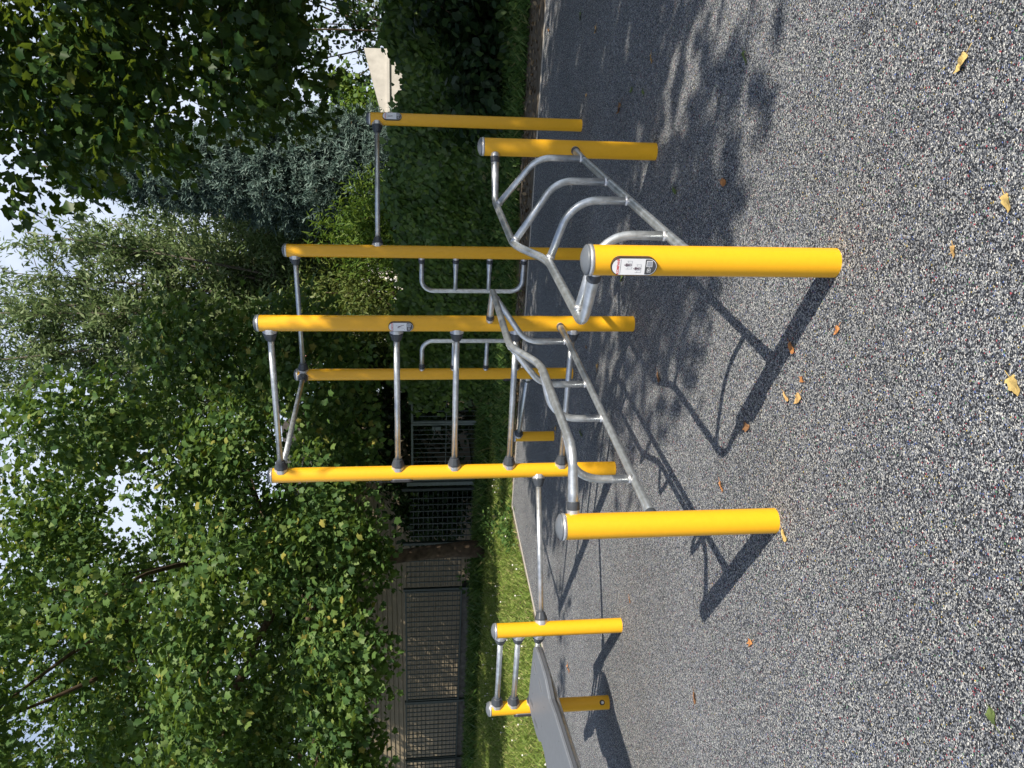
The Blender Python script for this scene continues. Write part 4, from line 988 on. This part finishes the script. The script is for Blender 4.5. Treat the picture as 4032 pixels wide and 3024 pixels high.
# ------------------------------------------------------------------ fallen leaves on the rubber
LC = {'orange': (0.40, 0.18, 0.065), 'tan': (0.42, 0.27, 0.11), 'brown': (0.20, 0.105, 0.05), 'green': (0.10, 0.14, 0.045), 'yellow': (0.48, 0.35, 0.13)}
LM = {}
for k, c in LC.items(): LM[k] = plain("fallen_leaf_" + k, c, 0.7, 0, 0.4, 55, 0.1, 0.2)
def fallen(x, y, size, colr, label, curl=0.5, rot=None, shape='maple', narrow=1.0):
    prof = ([(0.30, -0.08), (0.42, 0.02), (0.24, 0.14), (0.58, 0.30), (0.46, 0.38), (0.60, 0.55), (0.22, 0.52), (0.28, 0.72), (0.12, 0.74)] if shape == 'maple'
            else [(0.14, 0.05), (0.27, 0.25), (0.32, 0.5), (0.24, 0.75), (0.10, 0.92)])
    a = random.uniform(0, 6.28) if rot is None else rot
    if shape == 'maple':
        k_ = random.uniform(0.55, 0.95)
        prof = [(u * k_ * random.uniform(0.75, 1.1), v + random.uniform(-0.02, 0.02)) for u, v in [(0.30, -0.02), (0.40, 0.08), (0.34, 0.17), (0.52, 0.30), (0.47, 0.40), (0.50, 0.52), (0.32, 0.56), (0.27, 0.70), (0.13, 0.80)]]
    m = MB(); ax, ay = Vector((math.cos(a), math.sin(a), 0)), Vector((-math.sin(a), math.cos(a), 0))
    tw = random.uniform(-0.4, 0.4)
    def hz(u, v): return curl * (u * u * 1.5 + 0.25 * (v - 0.45) ** 2 + tw * u * (v - 0.3)) + 0.06 * math.sin(7 * v + 5 * u)
    rows = [(0, 0)] + prof + [(0, 1)]
    zs = []
    def pt(u, v):
        w = u * narrow; bend = 1 - 0.35 * curl * abs(u)
        return (w * bend, v, hz(u, v))
    L_ = [pt(u, v) for u, v in prof]; R_ = [pt(-u, v) for u, v in prof]
    mid = [pt(0, -0.02)] + [pt(0, max(0.0, min(0.98, v))) for u, v in prof] + [pt(0, 1.0)]
    allv = mid + L_ + R_; z0 = min(p[2] for p in allv)
    vs = [Vector((x, y, 0.003)) + ax * (p[0] * size) + ay * ((p[1] - 0.5) * size) + Vector((0, 0, (p[2] - z0) * size)) for p in allv]
    k = len(prof); fs = []
    for i in range(k - 1):
        fs += [(i + 1, i + 2, k + 2 + i + 1, k + 2 + i), (i + 2, i + 1, k * 2 + 2 + i, k * 2 + 2 + i + 1)]
    fs += [(0, 1, k + 2), (1, 0, 2 * k + 2), (k, k + 1, 2 * k + 1), (k + 1, k, 3 * k + 1)]
    thick = [p + Vector((0, 0, 0.0008)) for p in vs]; nv = len(vs)
    m.add(vs + thick, [tuple(reversed(f)) for f in fs] + [tuple(i + nv for i in f) for f in fs])
    st = Vector((x, y, 0.004 + (mid[0][2] - z0) * size)) - ay * (0.5 * size)
    m.sweep([st, st - ay * (0.22 * size) + ax * (0.05 * size), st - ay * (0.45 * size) + ax * (0.12 * size) + Vector((0, 0, -(mid[0][2] - z0) * size * 0.5))], 0.0011, 5)
    o = m.build("fallen_leaf", [LM[colr]], None, (x, y, 0)); tag(o, label, "leaf", "fallen leaves on the rubber surface"); return o
FL = [
 (1.897, 5.489, .115, 'brown', "large curled brown leaf in the shade right of the short back post", 0.8, 0.3, 'maple', .75),
 (3.101, 6.749, .07, 'green', "greenish leaf near the far right end of the rubber", .4),
 (1.942, 4.731, .06, 'tan', "tan leaf lying in the shade right of the big curled brown leaf", .8, 1.6, 'maple', .6),
 (1.922, 5.193, .07, 'green', "dull green leaf just in front of the big curled brown leaf", .4),
 (1.806, 4.909, .055, 'green', "smaller dark green leaf beside the dull green one", .4),
 (2.368, 6.539, .05, 'tan', "small tan leaf close to the tall right hand post", .6),
 (0.93, 3.625, .072, 'orange', "long orange leaf in the half shade outside the stepped rails", .5, 2.6, 'oval', .9),
 (1.057, 4.324, .075, 'green', "narrow green leaf outside the lower stepped rail", .5, 2.4, 'oval', .7),
 (1.404, 3.371, .075, 'green', "green leaf at the right edge of the sunny patch", .5, 1.9, 'maple', .7),
 (0.839, 1.988, .060, 'yellow', "large golden yellow leaf lying in the sun nearest the right edge", .6, 0.6, 'maple', .8),
 (0.432, 1.824, .05, 'yellow', "yellowish leaf at the very front of the rubber", .5),
 (0.346, 2.024, .035, 'tan', "small tan leaf between the front post and the golden leaf", .6),
 (0.174, 2.631, .040, 'orange', "small orange leaf beside the shadow foot of the front post", .5),
 (0.130, 2.961, .058, 'orange', "orange leaf touching the edge of the front post shadow", .5, 2.2, 'oval', 1.0),
 (0.012, 2.889, .036, 'orange', "tiny orange leaf just beyond the front post shadow", .5),
 (-0.057, 3.007, .055, 'tan', "rolled tan leaf next to a flat one past the front post shadow", .9, 2.4, 'oval', .6),
 (-0.067, 2.919, .055, 'tan', "flat tan leaf next to the rolled one past the front post shadow", .35),
 (-0.194, 3.379, .060, 'brown', "brown leaf by the tip of the front post shadow", .6),
 (0.033, 4.641, .070, 'brown', "brown leaf in the shade under the ladder rail", .6, 2.0, 'oval', .9),
 (-0.016, 1.803, .055, 'yellow', "pale green yellow maple leaf at the front centre", .3),
 (0.138, 6.213, .06, 'tan', "tan leaf beside the foot of the tall ladder post", .5),
 (0.301, 6.608, .06, 'brown', "reddish brown leaf behind the tall ladder post", .6, 2.6, 'oval', .7),
 (-0.495, 3.68, .060, 'orange', "orange brown leaf right of the left front post", .6, 2.1, 'maple', .8),
 (-0.604, 3.035, .055, 'yellow', "pale straw leaf touching the foot of the left front post", .5, 2.2, 'oval', .9),
 (-1.456, 5.318, .045, 'orange', "small orange sliver behind the left front post shadow", .6, 2.1, 'oval', .6),
 (-1.13, 3.372, .055, 'orange', "orange leaf alone left of the left front post", .6),
 (-1.637, 4.067, .060, 'brown', "brown leaf in front of the sit-up bench", .6, 1.9, 'oval', .8),
 (-2.665, 7.468, .09, 'orange', "orange leaf on the rubber behind the sit-up bench", .5, 2.4, 'maple', .6),
 (-0.843, 1.893, .050, 'green', "olive leaf at the front left of the rubber", .4),
 (-0.434, 6.816, .085, 'green', "dark green and brown leaf under the lowest rig bar", .7, 2.3, 'maple', .6),
 (0.726, 5.46, .085, 'green', "green leaf showing behind the front post plate", .6),
 (3.656, 8.285, .09, 'brown', "brown leaf against the edging at the far right", .6, 2.4, 'oval', .6),
 (-0.448, 8.053, .08, 'tan', "tan leaf near the low push-up post", .6),
 (2.75, 6.2, .07, 'tan', "tan leaf right of the tall right hand post", .6),
]
for a in FL: fallen(*a)
